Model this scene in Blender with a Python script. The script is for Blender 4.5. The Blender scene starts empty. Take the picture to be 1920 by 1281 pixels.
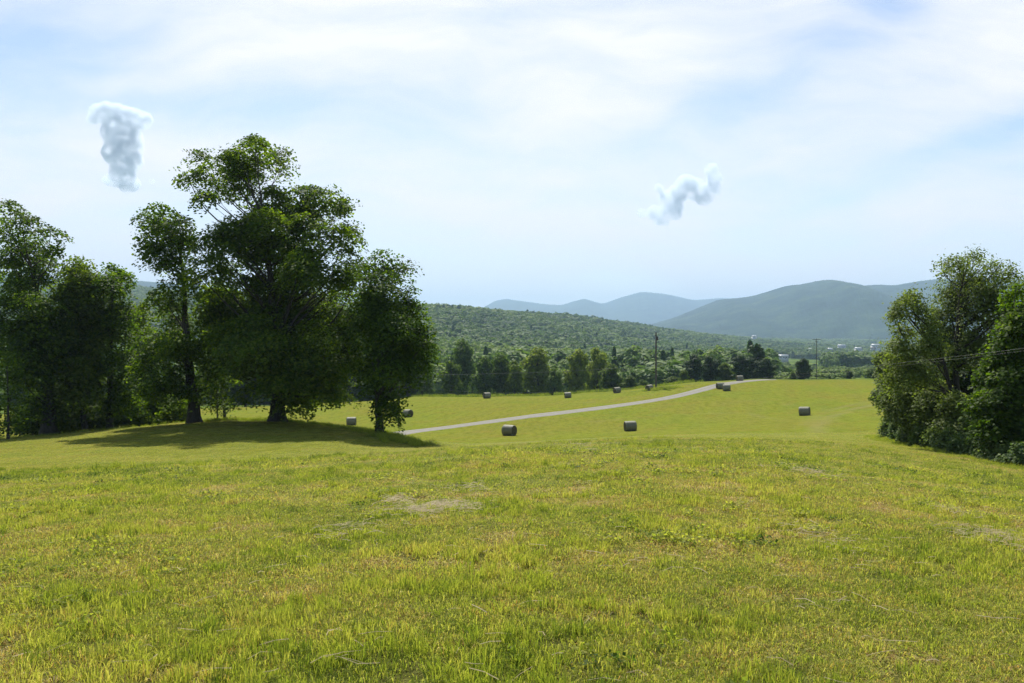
import bpy, math, random
import numpy as np
from mathutils import Vector
rng = np.random.default_rng(7); random.seed(7)
S = bpy.context.scene
R = math.radians
# ---------------------------------------------------------------- camera, light, sky
F = 1493.0; CX = 960.0; HY = 615.0          # focal length and horizon in photo pixels (1920 wide)
cam = bpy.data.cameras.new("camera"); co = bpy.data.objects.new("camera", cam); S.collection.objects.link(co)
cam.sensor_width = 36; cam.lens = 36*F/1920; cam.clip_start = 0.1; cam.clip_end = 40000
cam.shift_y = -(640.5-HY)/1920
co.location = (0, 0, 0); co.rotation_euler = (R(90), 0, 0); S.camera = co
SUN_EL, SUN_AZ = 50.0, -7.0                 # azimuth measured from +Y, negative = left
sd = Vector((math.sin(R(SUN_AZ))*math.cos(R(SUN_EL)), math.cos(R(SUN_AZ))*math.cos(R(SUN_EL)), math.sin(R(SUN_EL))))
sl = bpy.data.lights.new("sun", 'SUN'); sl.energy = 5.0; sl.angle = R(0.6); sl.color = (1, .955, .86)
so = bpy.data.objects.new("sun", sl); S.collection.objects.link(so)
so.rotation_euler = sd.to_track_quat('Z', 'Y').to_euler(); so.location = (0, 0, 60)
S.view_settings.view_transform = 'Standard'; S.view_settings.look = 'None'
S.view_settings.exposure = 0.50; S.view_settings.gamma = 1; S.view_settings.use_curve_mapping = False
S.cycles.use_denoising = True
try: S.cycles.denoiser = 'OPENIMAGEDENOISE'; S.cycles.denoising_prefilter = 'FAST'
except Exception: pass
S.cycles.max_bounces = 6; S.cycles.diffuse_bounces = 3; S.cycles.transmission_bounces = 4
S.cycles.volume_bounces = 2; S.cycles.transparent_max_bounces = 8
S.cycles.sample_clamp_indirect = 6

class NT:
    """tiny helper for node trees"""
    def __init__(s, nt): s.nt = nt
    def n(s, t, **k):
        nd = s.nt.nodes.new(t)
        ins = k.pop('ins', {})
        for a, b in k.items(): setattr(nd, a, b)
        for a, b in ins.items():
            if isinstance(b, bpy.types.NodeSocket): s.nt.links.new(b, nd.inputs[a])
            else: nd.inputs[a].default_value = b
        return nd
    def l(s, a, b): s.nt.links.new(a, b)
    def math(s, op, a, b=0.0, c=None, clamp=False):
        d = {0: a, 1: b}
        if c is not None: d[2] = c
        return s.n('ShaderNodeMath', operation=op, use_clamp=clamp, ins=d).outputs[0]
    def noise(s, vec, scale, detail=4, rough=.55, dist=0.0):
        return s.n('ShaderNodeTexNoise', ins={'Vector': vec, 'Scale': scale, 'Detail': detail, 'Roughness': rough, 'Distortion': dist}).outputs[0]
    def ramp(s, fac, stops, interp='LINEAR'):
        r = s.n('ShaderNodeValToRGB', ins={0: fac}); cr = r.color_ramp; cr.interpolation = interp
        while len(cr.elements) < len(stops): cr.elements.new(.5)
        for e, (p, c) in zip(cr.elements, stops):
            e.position = p; e.color = tuple(c)+(1,) if not isinstance(c, (int, float)) else (c, c, c, 1)
        return r.outputs[0]
    def mix(s, fac, a, b, mode='MIX'):
        m = s.n('ShaderNodeMix', data_type='RGBA', blend_type=mode)
        for i, v in ((0, fac), (6, a), (7, b)):
            if isinstance(v, bpy.types.NodeSocket): s.l(v, m.inputs[i])
            else: m.inputs[i].default_value = v if i == 0 else (tuple(v)+(1,))[:4]
        return m.outputs[2]
    def map(s, vec, scale=(1, 1, 1), loc=(0, 0, 0), rot=(0, 0, 0)):
        return s.n('ShaderNodeMapping', ins={0: vec, 1: loc, 2: rot, 3: scale}).outputs[0]

w = bpy.data.worlds.new("World"); S.world = w; w.use_nodes = True
for n_ in list(w.node_tree.nodes): w.node_tree.nodes.remove(n_)
W = NT(w.node_tree)
sky = W.n('ShaderNodeTexSky', sky_type='NISHITA', sun_disc=False, sun_elevation=R(SUN_EL), sun_rotation=R(SUN_AZ), altitude=300, air_density=1.0, dust_density=.5, ozone_density=2.0)
tc = W.n('ShaderNodeTexCoord').outputs['Generated']
sx = W.n('ShaderNodeSeparateXYZ', ins={0: tc})
yy = W.math('MAXIMUM', sx.outputs[1], .12)
u = W.math('DIVIDE', sx.outputs[0], yy); v = W.math('DIVIDE', sx.outputs[2], yy)
uvv = W.n('ShaderNodeCombineXYZ', ins={0: u, 1: v, 2: 0.0}).outputs[0]
# thin cirrus veil: stretched, gently warped noise across the high sky
wn = W.n('ShaderNodeTexNoise', ins={'Vector': uvv, 'Scale': 3.0, 'Detail': 3})
wv = W.n('ShaderNodeVectorMath', operation='MULTIPLY_ADD', ins={0: wn.outputs[1], 1: (.22, .16, 0), 2: uvv}).outputs[0]
st = W.map(wv, scale=(1.5, 4.6, 1), rot=(0, 0, R(18)), loc=(3.1, .7, 0))
n1 = W.noise(st, 1.6, 6, .5)
st2 = W.map(wv, scale=(2.2, 9.0, 1), rot=(0, 0, R(-22)), loc=(1.3, 2.7, 0))
n2 = W.noise(st2, 2.0, 7, .6)
def pxdir(px, py): return ((px-CX)/F, (HY-py)/F)
blue = None
# broad gaps in the veil (direction, half sizes, tilt, strength)
for (px, py, rx, ry, rot, k) in [(480, 215, 330, 46, -8, .75), (60, 120, 280, 100, 18, .8), (1620, 10, 110, 60, 0, .85),
        (1870, 235, 260, 40, 25, .75), (1450, 165, 260, 45, 22, .6), (960, 45, 170, 28, 10, .28), (1000, 560, 900, 50, 0, .22), (30, 240, 140, 25, 10, .4), (1250,250,320,30,14,.3)]:
    a, b = pxdir(px, py)
    m = W.n('ShaderNodeMapping', vector_type='TEXTURE', ins={0: wv, 1: (a+.11, b+.08, 0), 2: (0, 0, R(rot)), 3: (rx/F, ry/F, 1)}).outputs[0]
    d = W.n('ShaderNodeVectorMath', operation='LENGTH', ins={0: m}).outputs[1]
    g = W.math('MULTIPLY', W.math('EXPONENT', W.math('MULTIPLY', W.math('POWER', d, 2.0), -1.0)), k)
    blue = g if blue is None else W.math('MAXIMUM', blue, g)
vn = W.math('ADD', W.math('MULTIPLY', n1, .55), W.math('MULTIPLY', n2, .45))
gap = W.math('MULTIPLY', W.math('SUBTRACT', .56, vn), 2.2)
veil = W.math('SUBTRACT', .93, W.math('ADD', W.math('MULTIPLY', blue, .74), gap), clamp=True)
veil = W.math('MINIMUM', W.math('MAXIMUM', veil, .14), .97)
# the cirrus sheet covers the sky ahead; overhead and behind, out of view, thinned to cut fill light
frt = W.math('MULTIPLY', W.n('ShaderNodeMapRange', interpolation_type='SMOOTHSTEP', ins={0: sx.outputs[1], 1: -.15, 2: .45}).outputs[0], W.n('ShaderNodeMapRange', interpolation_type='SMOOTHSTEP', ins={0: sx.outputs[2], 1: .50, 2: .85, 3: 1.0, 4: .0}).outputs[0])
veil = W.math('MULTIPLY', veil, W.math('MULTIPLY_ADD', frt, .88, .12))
skyc = W.n('ShaderNodeVectorMath', operation='SCALE', ins={0: sky.outputs[0]}); skyc.inputs[3].default_value = .105
vb = W.math('MULTIPLY', W.math('ADD', .695, W.math('MULTIPLY', vn, .10)), 1.0)
# veil a little brighter towards the sun
sdn = W.n('ShaderNodeVectorMath', operation='DOT_PRODUCT', ins={0: tc, 1: tuple(sd)}).outputs[1]
vb = W.math('MULTIPLY', vb, W.math('ADD', .86, W.math('MULTIPLY', W.math('MAXIMUM', sdn, 0.0), .20)))
vc = W.n('ShaderNodeVectorMath', operation='SCALE', ins={0: (.985, .98, 1.03)}); W.l(vb, vc.inputs[3])
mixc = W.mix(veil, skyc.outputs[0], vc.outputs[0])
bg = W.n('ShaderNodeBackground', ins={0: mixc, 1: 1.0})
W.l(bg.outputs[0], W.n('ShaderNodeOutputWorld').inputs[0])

# ---------------------------------------------------------------- helpers
def mat(name):
    m = bpy.data.materials.new(name); m.use_nodes = True
    for n_ in list(m.node_tree.nodes): m.node_tree.nodes.remove(n_)
    return m, NT(m.node_tree)
def out(N, sh): N.l(sh, N.n('ShaderNodeOutputMaterial').inputs[0])
def prin(N, col, rough=.8, spec=.25, bump=None, bs=.4, bd=.02):
    p = N.n('ShaderNodeBsdfPrincipled', ins={'Roughness': rough, 'Specular IOR Level': spec})
    if isinstance(col, bpy.types.NodeSocket): N.l(col, p.inputs[0])
    else: p.inputs[0].default_value = tuple(col)+(1,)
    if bump is not None:
        b = N.n('ShaderNodeBump', ins={'Height': bump, 'Strength': bs, 'Distance': bd}); N.l(b.outputs[0], p.inputs['Normal'])
    return p.outputs[0]
def objc(N): return N.n('ShaderNodeTexCoord').outputs['Object']
def geo(N): return N.n('ShaderNodeNewGeometry').outputs['Position']

def mesh_np(name, V, Fs, fattr=None, smooth=False, vattr=None, matidx=None):
    """Fs: list of int arrays (n,k)"""
    me = bpy.data.meshes.new(name)
    V = np.asarray(V, np.float32); me.vertices.add(len(V)); me.vertices.foreach_set('co', V.ravel())
    Fs = [np.asarray(f, np.int32) for f in Fs if len(f)]
    idx = np.concatenate([f.ravel() for f in Fs]); cnt = np.concatenate([np.full(len(f), f.shape[1], np.int32) for f in Fs])
    st = np.concatenate([[0], np.cumsum(cnt)[:-1]]).astype(np.int32)
    me.loops.add(len(idx)); me.loops.foreach_set('vertex_index', idx)
    me.polygons.add(len(cnt)); me.polygons.foreach_set('loop_start', st); me.polygons.foreach_set('loop_total', cnt)
    if smooth: me.polygons.foreach_set('use_smooth', np.ones(len(cnt), bool))
    if matidx is not None: me.polygons.foreach_set('material_index', matidx)
    for k, a in (fattr or {}).items():
        at = me.attributes.new(k, 'FLOAT', 'FACE'); at.data.foreach_set('value', np.asarray(a, np.float32))
    for k, a in (vattr or {}).items():
        at = me.attributes.new(k, 'FLOAT', 'POINT'); at.data.foreach_set('value', np.asarray(a, np.float32))
    me.update(calc_edges=True); me.validate(); return me
def link(name, me, m=None, parent=None, loc=None):
    o = bpy.data.objects.new(name, me); S.collection.objects.link(o)
    if m is not None and me is not None:
        for mm in (m if isinstance(m, (list, tuple)) else [m]):
            if len(me.materials) < (len(m) if isinstance(m, (list, tuple)) else 1): me.materials.append(mm)
    if parent: o.parent = parent
    if loc is not None: o.location = loc
    return o
def tag(o, label=None, cat=None, group=None, kind=None):
    if label: o['label'] = label
    if cat: o['category'] = cat
    if group: o['group'] = group
    if kind: o['kind'] = kind
    return o
def unit(a): return a/np.maximum(np.linalg.norm(a, axis=-1, keepdims=True), 1e-9)

class Tubes:
    def __init__(s): s.V = []; s.F = []; s.n = 0
    def add(s, pts, rad, k=6, cap=True):
        P = np.asarray(pts, float); r = np.asarray(rad, float); m = len(P)
        T = np.gradient(P, axis=0); T = unit(T)
        ref = np.where(np.abs(T[:, 2:3]) > .9, np.array([[1., 0, 0]]), np.array([[0, 0, 1.]]))
        A = unit(np.cross(T, ref)); B = np.cross(T, A)
        a = np.linspace(0, 2*np.pi, k, endpoint=False)
        ring = P[:, None, :] + r[:, None, None]*(np.cos(a)[None, :, None]*A[:, None, :]+np.sin(a)[None, :, None]*B[:, None, :])
        s.V.append(ring.reshape(-1, 3)); i = np.arange(m-1)[:, None]*k; j = np.arange(k)[None, :]; j2 = (j+1) % k
        s.F.append(np.stack([i+j, i+j2, i+k+j2, i+k+j], -1).reshape(-1, 4)+s.n); s.n += m*k
    def mesh(s, name): return mesh_np(name, np.concatenate(s.V), [np.concatenate(s.F)], smooth=True)

def boxes(name, L):
    """L: list of (cx,cy,cz,sx,sy,sz) boxes -> one mesh"""
    V = []; Fq = []
    for i, (x, y, z, a, b, c) in enumerate(L):
        for dz in (-1, 1):
            for dx, dy in ((-1, -1), (1, -1), (1, 1), (-1, 1)): V.append((x+dx*a/2, y+dy*b/2, z+dz*c/2))
        q = i*8
        Fq += [(q+3, q+2, q+1, q), (q+4, q+5, q+6, q+7)]+[(q+j, q+(j+1) % 4, q+4+(j+1) % 4, q+4+j) for j in range(4)]
    return mesh_np(name, V, [np.array(Fq)])

# ---------------------------------------------------------------- terrain function
C0 = 4.0
CP = []
def cp(px, py, Y): CP.append(((px-CX)/F*Y, Y, (HY-py)/F*Y))
for px in (-300, 0, 500, 960, 1400, 1920, 2300):
    for Y, h in ((4.4, 1.96), (6.5, 2.11), (10.7, 2.4), (19, 2.98)):
        dr = {-300: 1.0, 0: .85, 500: .5, 960: .15, 1400: .12, 1920: .92, 2300: 1.2}[px]
        CP.append(((px-CX)/F*Y, Y, -h-dr*(Y/19)**2))
CP.append((0, 0, -1.65))
for a in (150, 180, 210):
    for r_ in (3, 10, 40, 200, 2000): CP.append((r_*math.sin(R(a)), r_*math.cos(R(a)), -1.65+.06*min(r_, 60)))
for a in (-95, 95):
    for r_, z in ((3, -1.7), (10, -2.2), (40, -5), (200, -10), (1000, -10), (4000, -40)): CP.append((r_*math.sin(R(a)), r_*math.cos(R(a)), z))
# left knoll and mown mound with the big trees
for t in [(0, 893, 24), (300, 877, 25), (500, 868, 26), (0, 870, 33), (300, 858, 37), (500, 850, 38), (0, 850, 42), (300, 828, 47), (500, 826, 47), (650, 838, 42),
          (-300, 860, 42), (-300, 840, 60), (0, 823, 58), (90, 817, 60), (200, 806, 60), (330, 794, 61), (420, 789, 60), (520, 789, 60), (600, 797, 58), (660, 806, 56), (710, 813, 54),
          (755, 831, 48), (780, 842, 46), (700, 835, 46),
          (0, 822, 78), (200, 815, 78), (380, 806, 78), (520, 808, 78), (640, 822, 76), (740, 832, 76), (800, 836, 74),
          # centre knoll
          (800, 850, 28), (960, 838, 30), (1200, 826, 33), (1400, 829, 34), (1600, 838, 36), (1750, 855, 35), (1920, 884, 31), (2200, 905, 30),
          (960, 834, 42), (1200, 822, 45), (1400, 818, 48), (1580, 826, 48), (1680, 836, 45), (1800, 846, 44), (2000, 850, 45),
          (860, 836, 60), (960, 832, 70), (1200, 820, 75), (1400, 812, 75), (1560, 812, 72), (1650, 806, 75), (1800, 800, 80),
          # field beyond
          (800, 822, 92), (955, 817, 96), (1080, 813, 99), (1182, 808, 103), (1350, 795, 104), (1509, 780, 116), (1620, 772, 112), (1640, 740, 145), (1800, 735, 150),
          (1357, 731, 165), (1387, 715, 188), (1500, 745, 145), (1560, 722, 175), (1450, 712, 196), (1550, 711, 196), (1640, 711, 194), (1800, 712, 195),
          (750, 813, 101), (900, 796, 112), (1000, 781, 122), (1100, 769, 134), (1200, 756, 147), (1280, 742, 158), (1345, 722, 174),
          (640, 800, 122), (762, 783, 137), (659, 797, 128), (500, 792, 128), (300, 800, 110), (0, 812, 100), (-300, 812, 110), (913, 747, 178), (1065, 747, 178), (1157, 737, 182), (1217, 732, 180), (1290, 718, 190), (820, 745, 192),
          (600, 755, 180), (400, 765, 170), (100, 775, 170), (-300, 775, 180),
          (780, 744, 200), (950, 743, 200), (1100, 736, 203), (1200, 729, 205), (1300, 717, 205), (1420, 710, 206), (1640, 710, 205)]: cp(*t)
# down behind the field edge, the valley and the wooded ridge
for t in [(0, 768, 240), (300, 768, 240), (600, 765, 240), (780, 752, 240), (950, 750, 240), (1100, 745, 240), (1200, 738, 240), (1300, 728, 240), (1420, 722, 240), (1550, 720, 240), (1640, 720, 240), (1900, 722, 240),
          (0, 740, 330), (500, 735, 330), (900, 722, 340), (1100, 718, 340), (1300, 711, 340), (1450, 708, 340), (1600, 708, 340), (1900, 710, 340),
          (0, 700, 500), (500, 700, 500), (900, 704, 500), (1100, 704, 500), (1300, 701, 500), (1450, 697, 500), (1600, 697, 500), (1900, 697, 500),
          (0, 660, 800), (500, 665, 750), (900, 668, 700), (1100, 674, 800), (1300, 681, 900), (1450, 685, 800), (1600, 686, 800), (1900, 686, 800),
          (0, 600, 1400), (500, 610, 1100), (900, 628, 1000), (1100, 641, 1200), (1300, 656, 1500), (1500, 678, 1100), (1600, 677, 1200), (1900, 678, 1200),
          (0, 545, 2200), (250, 541, 2200), (500, 563, 1800), (820, 583, 1400), (900, 591, 1400), (1000, 598, 1550), (1100, 604, 1700), (1200, 617, 1950), (1300, 630, 2300), (1400, 640, 2500), (1500, 652, 2300), (1600, 655, 2300), (1900, 655, 2300),
          (500, 600, 2600), (820, 607, 2200), (1000, 612, 2300), (1200, 626, 2800), (0, 600, 3500)]: cp(*t)
for px in (-600, 0, 500, 960, 1300, 1600, 2000, 2600):
    cp(px, 638, 3600); cp(px, 629, 6500); cp(px, 622, 15000)
CP = np.array(CP)
def feat(x, y):
    rho = np.sqrt(x*x+y*y); D = rho+C0
    # azimuth in smooth coordinates
    return np.stack([2.2*x/D, 2.2*y/D, np.log(D)], -1), D
_f, _D = feat(CP[:, 0], CP[:, 1]); _r = CP[:, 2]/_D
_n = len(CP); _K = np.linalg.norm(_f[:, None]-_f[None], axis=-1)
_A = np.zeros((_n+4, _n+4)); _A[:_n, :_n] = _K - 1e-4*np.eye(_n); _A[:_n, _n] = 1; _A[:_n, _n+1:] = _f; _A[_n, :_n] = 1; _A[_n+1:, :_n] = _f.T
_w = np.linalg.solve(_A, np.concatenate([_r, np.zeros(4)]))
def H(x, y):
    x = np.asarray(x, float); y = np.asarray(y, float); shp = np.broadcast(x, y).shape
    x = np.broadcast_to(x, shp).ravel(); y = np.broadcast_to(y, shp).ravel(); o = np.empty(len(x))
    for i in range(0, len(x), 20000):
        f, D = feat(x[i:i+20000], y[i:i+20000])
        k = np.linalg.norm(f[:, None]-_f[None], axis=-1)
        o[i:i+20000] = (k@_w[:_n]+_w[_n]+f@_w[_n+1:])*D
    rho = np.hypot(x, y)
    und = (np.sin(x*.11+1.3)*np.cos(y*.083+.4)+.6*np.sin(x*.23-y*.19))*.05*np.clip((rho-8)/30, 0, 1)*np.clip((400-rho)/200, 0, 1)
    und += .022*np.sin(x*1.1+np.sin(y*.7))*np.sin(y*.9+.5*np.sin(x*1.3))*np.clip((60-rho)/40, 0, 1)
    return (o+und).reshape(shp)
def hit(px, py, y0=3.0, y1=4000.0):
    """first ground point seen along the photo pixel's ray"""
    Y = np.exp(np.linspace(math.log(y0), math.log(y1), 1500)); x = (px-CX)/F*Y; z = (HY-py)/F*Y
    b = np.nonzero(z < H(x, Y))[0]
    i = b[0] if len(b) else len(Y)-1
    Yh = Y[i]
    return np.array([(px-CX)/F*Yh, Yh, float(H((px-CX)/F*Yh, Yh))])
def at(px, py, Y): return np.array([(px-CX)/F*Y, Y, (HY-py)/F*Y])

def brow(x):        # depth where the rough near grass ends: an early brow on the left, the crest elsewhere
    return 24.5+np.clip((x+10)*1.6, 0, 13)+.8*np.sin(x*.9)+.5*np.sin(x*2.3)
# ---------------------------------------------------------------- ground sheet
def axis_pos(n, near, far): 
    t = np.linspace(0, 1, n); return near*np.sinh(t*np.arcsinh(far/near))
ya = np.concatenate([-axis_pos(24, 8, 600)[::-1], axis_pos(430, 14, 16000)[1:]])
xa_ = axis_pos(190, 14, 13000); xa = np.concatenate([-xa_[::-1], xa_[1:]])
GX, GY = np.meshgrid(xa, ya); GZ = H(GX, GY)
nx, ny = len(xa), len(ya)
ii = np.arange(ny-1)[:, None]*nx+np.arange(nx-1)[None]
quads = np.stack([ii, ii+1, ii+nx+1, ii+nx], -1).reshape(-1, 4)
rho = np.hypot(GX, GY)
mown = np.clip((212-rho+.0*GX)/8, 0, 1)
m, N = mat("field_grass"); P = geo(N)
flat = N.map(P, scale=(1, 1, 0))
nA = N.noise(N.map(P, scale=(1, .55, 0), rot=(0, 0, R(25))), .045, 5, .6)
nB = N.noise(flat, .9, 5, .65); nC = N.noise(flat, 9, 5, .7); nD = N.noise(flat, .22, 4, .6)
base = N.ramp(nA, [(.30, (.135, .172, .028)), (.45, (.190, .216, .034)), (.56, (.212, .200, .040)), (.70, (.158, .196, .028))])
base = N.mix(N.ramp(nB, [(.45, 0), (.75, .55)]), base, (.185, .190, .020))
base = N.mix(N.ramp(nD, [(.52, 0), (.70, .55)]), base, (.235, .170, .034))
base = N.mix(N.ramp(nC, [(.35, .45), (.6, 0)]), base, (.060, .075, .012))
# mowing rows in the far field
wv_ = N.n('ShaderNodeTexWave', wave_type='BANDS', bands_direction='DIAGONAL', ins={'Vector': N.map(P, scale=(1, -.35, 0)), 'Scale': .11, 'Distortion': 4.0, 'Detail': 3, 'Detail Scale': 1.0}).outputs[0]
base = N.mix(N.math('MULTIPLY', N.ramp(wv_, [(.2, 0), (.85, 1)]), .16), base, (.21, .23, .018))
at_ = N.n('ShaderNodeAttribute', attribute_name='mown').outputs[2]
vn_ = N.noise(flat, .011, 5, .65)
val = N.ramp(vn_, [(.35, (.05, .085, .022)), (.5, (.09, .13, .028)), (.62, (.15, .19, .04)), (.75, (.07, .10, .025))])
nE = N.noise(N.map(P, scale=(1, .35, 0), rot=(0, 0, R(-58))), 1.1, 5, .75)
base = N.mix(N.ramp(nE, [(.36, .55), (.52, 0)]), base, (.085, .105, .012))
base = N.mix(N.ramp(nE, [(.55, 0), (.72, .5)]), base, (.235, .225, .045))
nF = N.noise(flat, 3.2, 5, .8)
base = N.mix(N.ramp(nF, [(.38, .5), (.5, 0), (.6, 0)]), base, (.080, .105, .014))
nr_ = N.n('ShaderNodeAttribute', attribute_name='rough').outputs[2]
base = N.mix(N.math('MULTIPLY', nr_, .8), base, N.ramp(nC, [(.35, (.018, .016, .009)), (.65, (.085, .080, .026))]))
col = N.mix(at_, val, base)
tp = N.n('ShaderNodeAttribute', attribute_name='worn').outputs[2]
col = N.mix(N.math('MULTIPLY', tp, N.ramp(nC, [(.35, .35), (.6, 1)])), col, (.24, .20, .10))
bh = N.math('ADD', N.math('MULTIPLY', nC, .5), N.noise(flat, 40, 3, .7))
out(N, prin(N, col, .95, .0, bh, .5, .06)); M_ground = m
# faint tyre tracks on the right of the field
worn = np.zeros(GX.shape)
def wear(path, wd, k):
    P_ = [hit(a, b) for a, b in path]
    for p, q in zip(P_[:-1], P_[1:]):
        d = q-p; L2 = d[0]**2+d[1]**2+1e-6; t = np.clip(((GX-p[0])*d[0]+(GY-p[1])*d[1])/L2, 0, 1)
        dd = np.hypot(GX-p[0]-t*d[0], GY-p[1]-t*d[1]); worn[:] = np.maximum(worn, k*np.exp(-(dd/wd)**2))
wear([(1655, 755), (1600, 768), (1555, 782), (1530, 800), (1548, 824)], .7, .55)
wear([(1345, 760), (1400, 752), (1470, 757), (1560, 770), (1650, 768)], .5, .22)
wear([(1100, 792), (1250, 778), (1400, 775), (1480, 788)], .6, .22)
wear([(1040, 758), (1140, 752), (1230, 741)], .7, .2)
wear([(1640, 752), (1585, 763), (1535, 778), (1508, 798)], .6, .4)
me = mesh_np("ground", np.stack([GX, GY, GZ], -1).reshape(-1, 3), [quads], smooth=True, vattr={'mown': mown.ravel(), 'worn': worn.ravel(), 'rough': (np.clip((brow(GX)-GY)/1.5, 0, 1)*np.clip((.8*np.abs(GY)+8-np.abs(GX))/2, 0, 1)*np.clip((GY-.5)/2, 0, 1)).ravel()})
tag(link("ground", me, M_ground), "mown yellow green hay field falling away from the camera to a wooded valley", kind='structure')

# ---------------------------------------------------------------- road
m, N = mat("gravel"); P = geo(N); flat = N.map(P, scale=(1, 1, 0))
g = N.ramp(N.noise(flat, 1.2, 6, .7), [(.3, (.19, .178, .155)), (.7, (.29, .272, .24))])
g = N.mix(N.ramp(N.noise(flat, 14, 4, .7), [(.4, 0), (.65, .4)]), g, (.20, .18, .15))
ac = N.math('ABSOLUTE', N.n('ShaderNodeAttribute', attribute_name='across').outputs[2])
verge = N.math('MULTIPLY', N.ramp(ac, [(.0, .75), (.16, .1), (.3, 0), (.74, 0), (.92, .8)]), N.ramp(N.noise(flat, 2.5, 5, .7), [(.35, .15), (.6, 1)]))
g = N.mix(verge, g, (.13, .14, .035))
out(N, prin(N, g, .95, .1, N.noise(flat, 20, 4), .4, .05)); M_road = m
road_c = [(690, 823, 14), (750, 812, 14), (820, 804, 13.5), (900, 793.5, 13), (1000, 780, 12), (1100, 768.5, 11.5), (1200, 755, 12), (1250, 747, 13), (1290, 738, 13.5), (1320, 730, 13), (1345, 722.5, 9), (1380, 716.5, 6), (1430, 712.3, 3.6), (1500, 710.8, 2)]
ra = []; rb = []
from itertools import chain
px_ = np.array([r[0] for r in road_c], float); py_ = np.array([r[1] for r in road_c]); pw_ = np.array([r[2] for r in road_c])
xs = np.linspace(690, 1446, 105)
cen = np.array([hit(x, np.interp(x, px_, py_), 85, 400) for x in xs])
# smooth the centre line, then give it a constant real width
for _ in range(6): cen[1:-1] = (cen[:-2]+cen[1:-1]*2+cen[2:])/4
d = unit(np.gradient(cen[:, :2], axis=0)); nrm = np.stack([-d[:, 1], d[:, 0]], -1)
cols = np.linspace(-1, 1, 9); hw = 2.1
RV = []
for k, c in enumerate(cols):
    jit = .12*np.sin(np.arange(len(cen))*1.7+k*9)*(abs(c) == 1)
    p = cen[:, :2]+nrm*(c*(hw+jit))[:, None]; z = H(p[:, 0], p[:, 1])
    z = z+.075-.04*abs(c)**3-.012*math.cos(c*9)
    if abs(c) == 1: z = z-.12
    RV.append(np.stack([p[:, 0], p[:, 1], z], -1))
RV = np.stack(RV, 1).reshape(-1, 3)
ii = np.arange(len(cen)-1)[:, None]*9+np.arange(8)[None]
rm = mesh_np("road", RV, [np.stack([ii, ii+1, ii+10, ii+9], -1).reshape(-1, 4)[:, ::-1]], smooth=True, vattr={'across': np.tile(cols, len(cen))})
tag(link("road", rm, M_road), "pale gravel farm road curving across the hay field", kind='structure')

# ---------------------------------------------------------------- mountains
def hill_mat(name, c0, c1, c2, sc):
    m, N = mat(name); P = geo(N)
    a = N.noise(P, sc, 6, .65); b = N.noise(P, sc*9, 4, .7); c = N.noise(P, sc*.18, 4, .6)
    col = N.ramp(a, [(.35, c0), (.5, c1), (.66, c2)])
    col = N.mix(N.ramp(b, [(.35, .6), (.6, 0)]), col, tuple(x*.45 for x in c0))
    col = N.mix(N.ramp(c, [(.45, 0), (.7, .35)]), col, c2)
    out(N, prin(N, col, .95, .05, b, 1.0, 9.0)); return m
def mountain(name, label, crest, Yc, Yf, Yb, zf, m, amp, seed, nx=640, nt=60, spur=1.0):
    cp_ = np.array(crest, float); px = np.linspace(cp_[0, 0], cp_[-1, 0], nx)
    cy = np.interp(px, cp_[:, 0], cp_[:, 1]); k = np.ones(5)/5; cy = np.convolve(np.pad(cy, 2, 'edge'), k, 'valid')
    t = np.concatenate([np.linspace(0, 1, nt), np.linspace(1, 2, nt//2)[1:]])
    r_ = np.random.default_rng(seed); ph = r_.uniform(0, 6.3, 12)
    V = np.zeros((len(t), nx, 3))
    for i, tt in enumerate(t):
        Y = Yf+(Yc-Yf)*tt if tt <= 1 else Yc+(Yb-Yc)*(tt-1)
        Yw = Y+0*px
        zc = (HY-cy)/F*Yc
        s = tt if tt <= 1 else 2-tt
        e = 1.15+.35*np.sin(px*.011+ph[0])
        prof = np.sin(s*np.pi/2)**e if tt < 1 else np.full(nx, math.sin(s*math.pi/2))
        fold = sum(np.sin(px*f_+ph[j]+2.2*tt*np.sin(px*.004+ph[j+1]))/(j+1) for j, f_ in enumerate((.021, .037, .063, .11)))
        z = zf+(zc-zf)*prof+amp*spur*fold*np.sin(np.pi*s)*.6*np.clip((zc-zf)/150, 0, 1)
        V[i, :, 0] = (px-CX)/F*Yc*(.35+.65*Y/Yc); V[i, :, 1] = Yw; V[i, :, 2] = z
    V[:, :, 2] += r_.normal(0, amp*.035, V.shape[:2])
    n_t = len(t); ii = np.arange(n_t-1)[:, None]*nx+np.arange(nx-1)[None]
    me = mesh_np(name, V.reshape(-1, 3), [np.stack([ii, ii+1, ii+nx+1, ii+nx], -1).reshape(-1, 4)], smooth=True)
    tag(link(name, me, m), label, kind='structure')
M_h1 = hill_mat("mountain_forest", (.007, .020, .014), (.020, .046, .026), (.058, .092, .038), .006)
mountain("mountain", "long wooded green mountain rising across the valley on the right", [(1205, 616), (1240, 605), (1262, 597), (1300, 581), (1345, 562.5), (1410, 557), (1450, 545), (1480, 538), (1525, 530), (1560, 535), (1590, 538), (1640, 535), (1672, 537), (1712, 530), (1750, 528), (1850, 524), (2000, 535), (2300, 560), (2700, 610)],
         6000, 3300, 8200, -62, M_h1, 28, 3)
mountain("far_mountain", "hazy blue mountain range with three summits on the horizon", [(700, 622), (820, 610), (880, 592), (903, 580), (930, 565), (950, 561), (985, 568), (1050, 575.5), (1075, 567), (1093, 562), (1130, 570), (1165, 558), (1200, 548), (1240, 551), (1285, 560), (1300, 563), (1350, 560), (1420, 566), (1560, 575), (1800, 600), (2100, 622)],
         12000, 8600, 14500, -70, M_h1, 40, 5)
mountain("left_mountain", "hazy wooded mountain seen through the gap in the left trees", [(-900, 560), (-400, 530), (0, 522), (200, 524), (300, 530), (450, 548), (620, 575), (760, 600), (820, 616)],
         5500, 3300, 7500, -60, M_h1, 26, 9)

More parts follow.
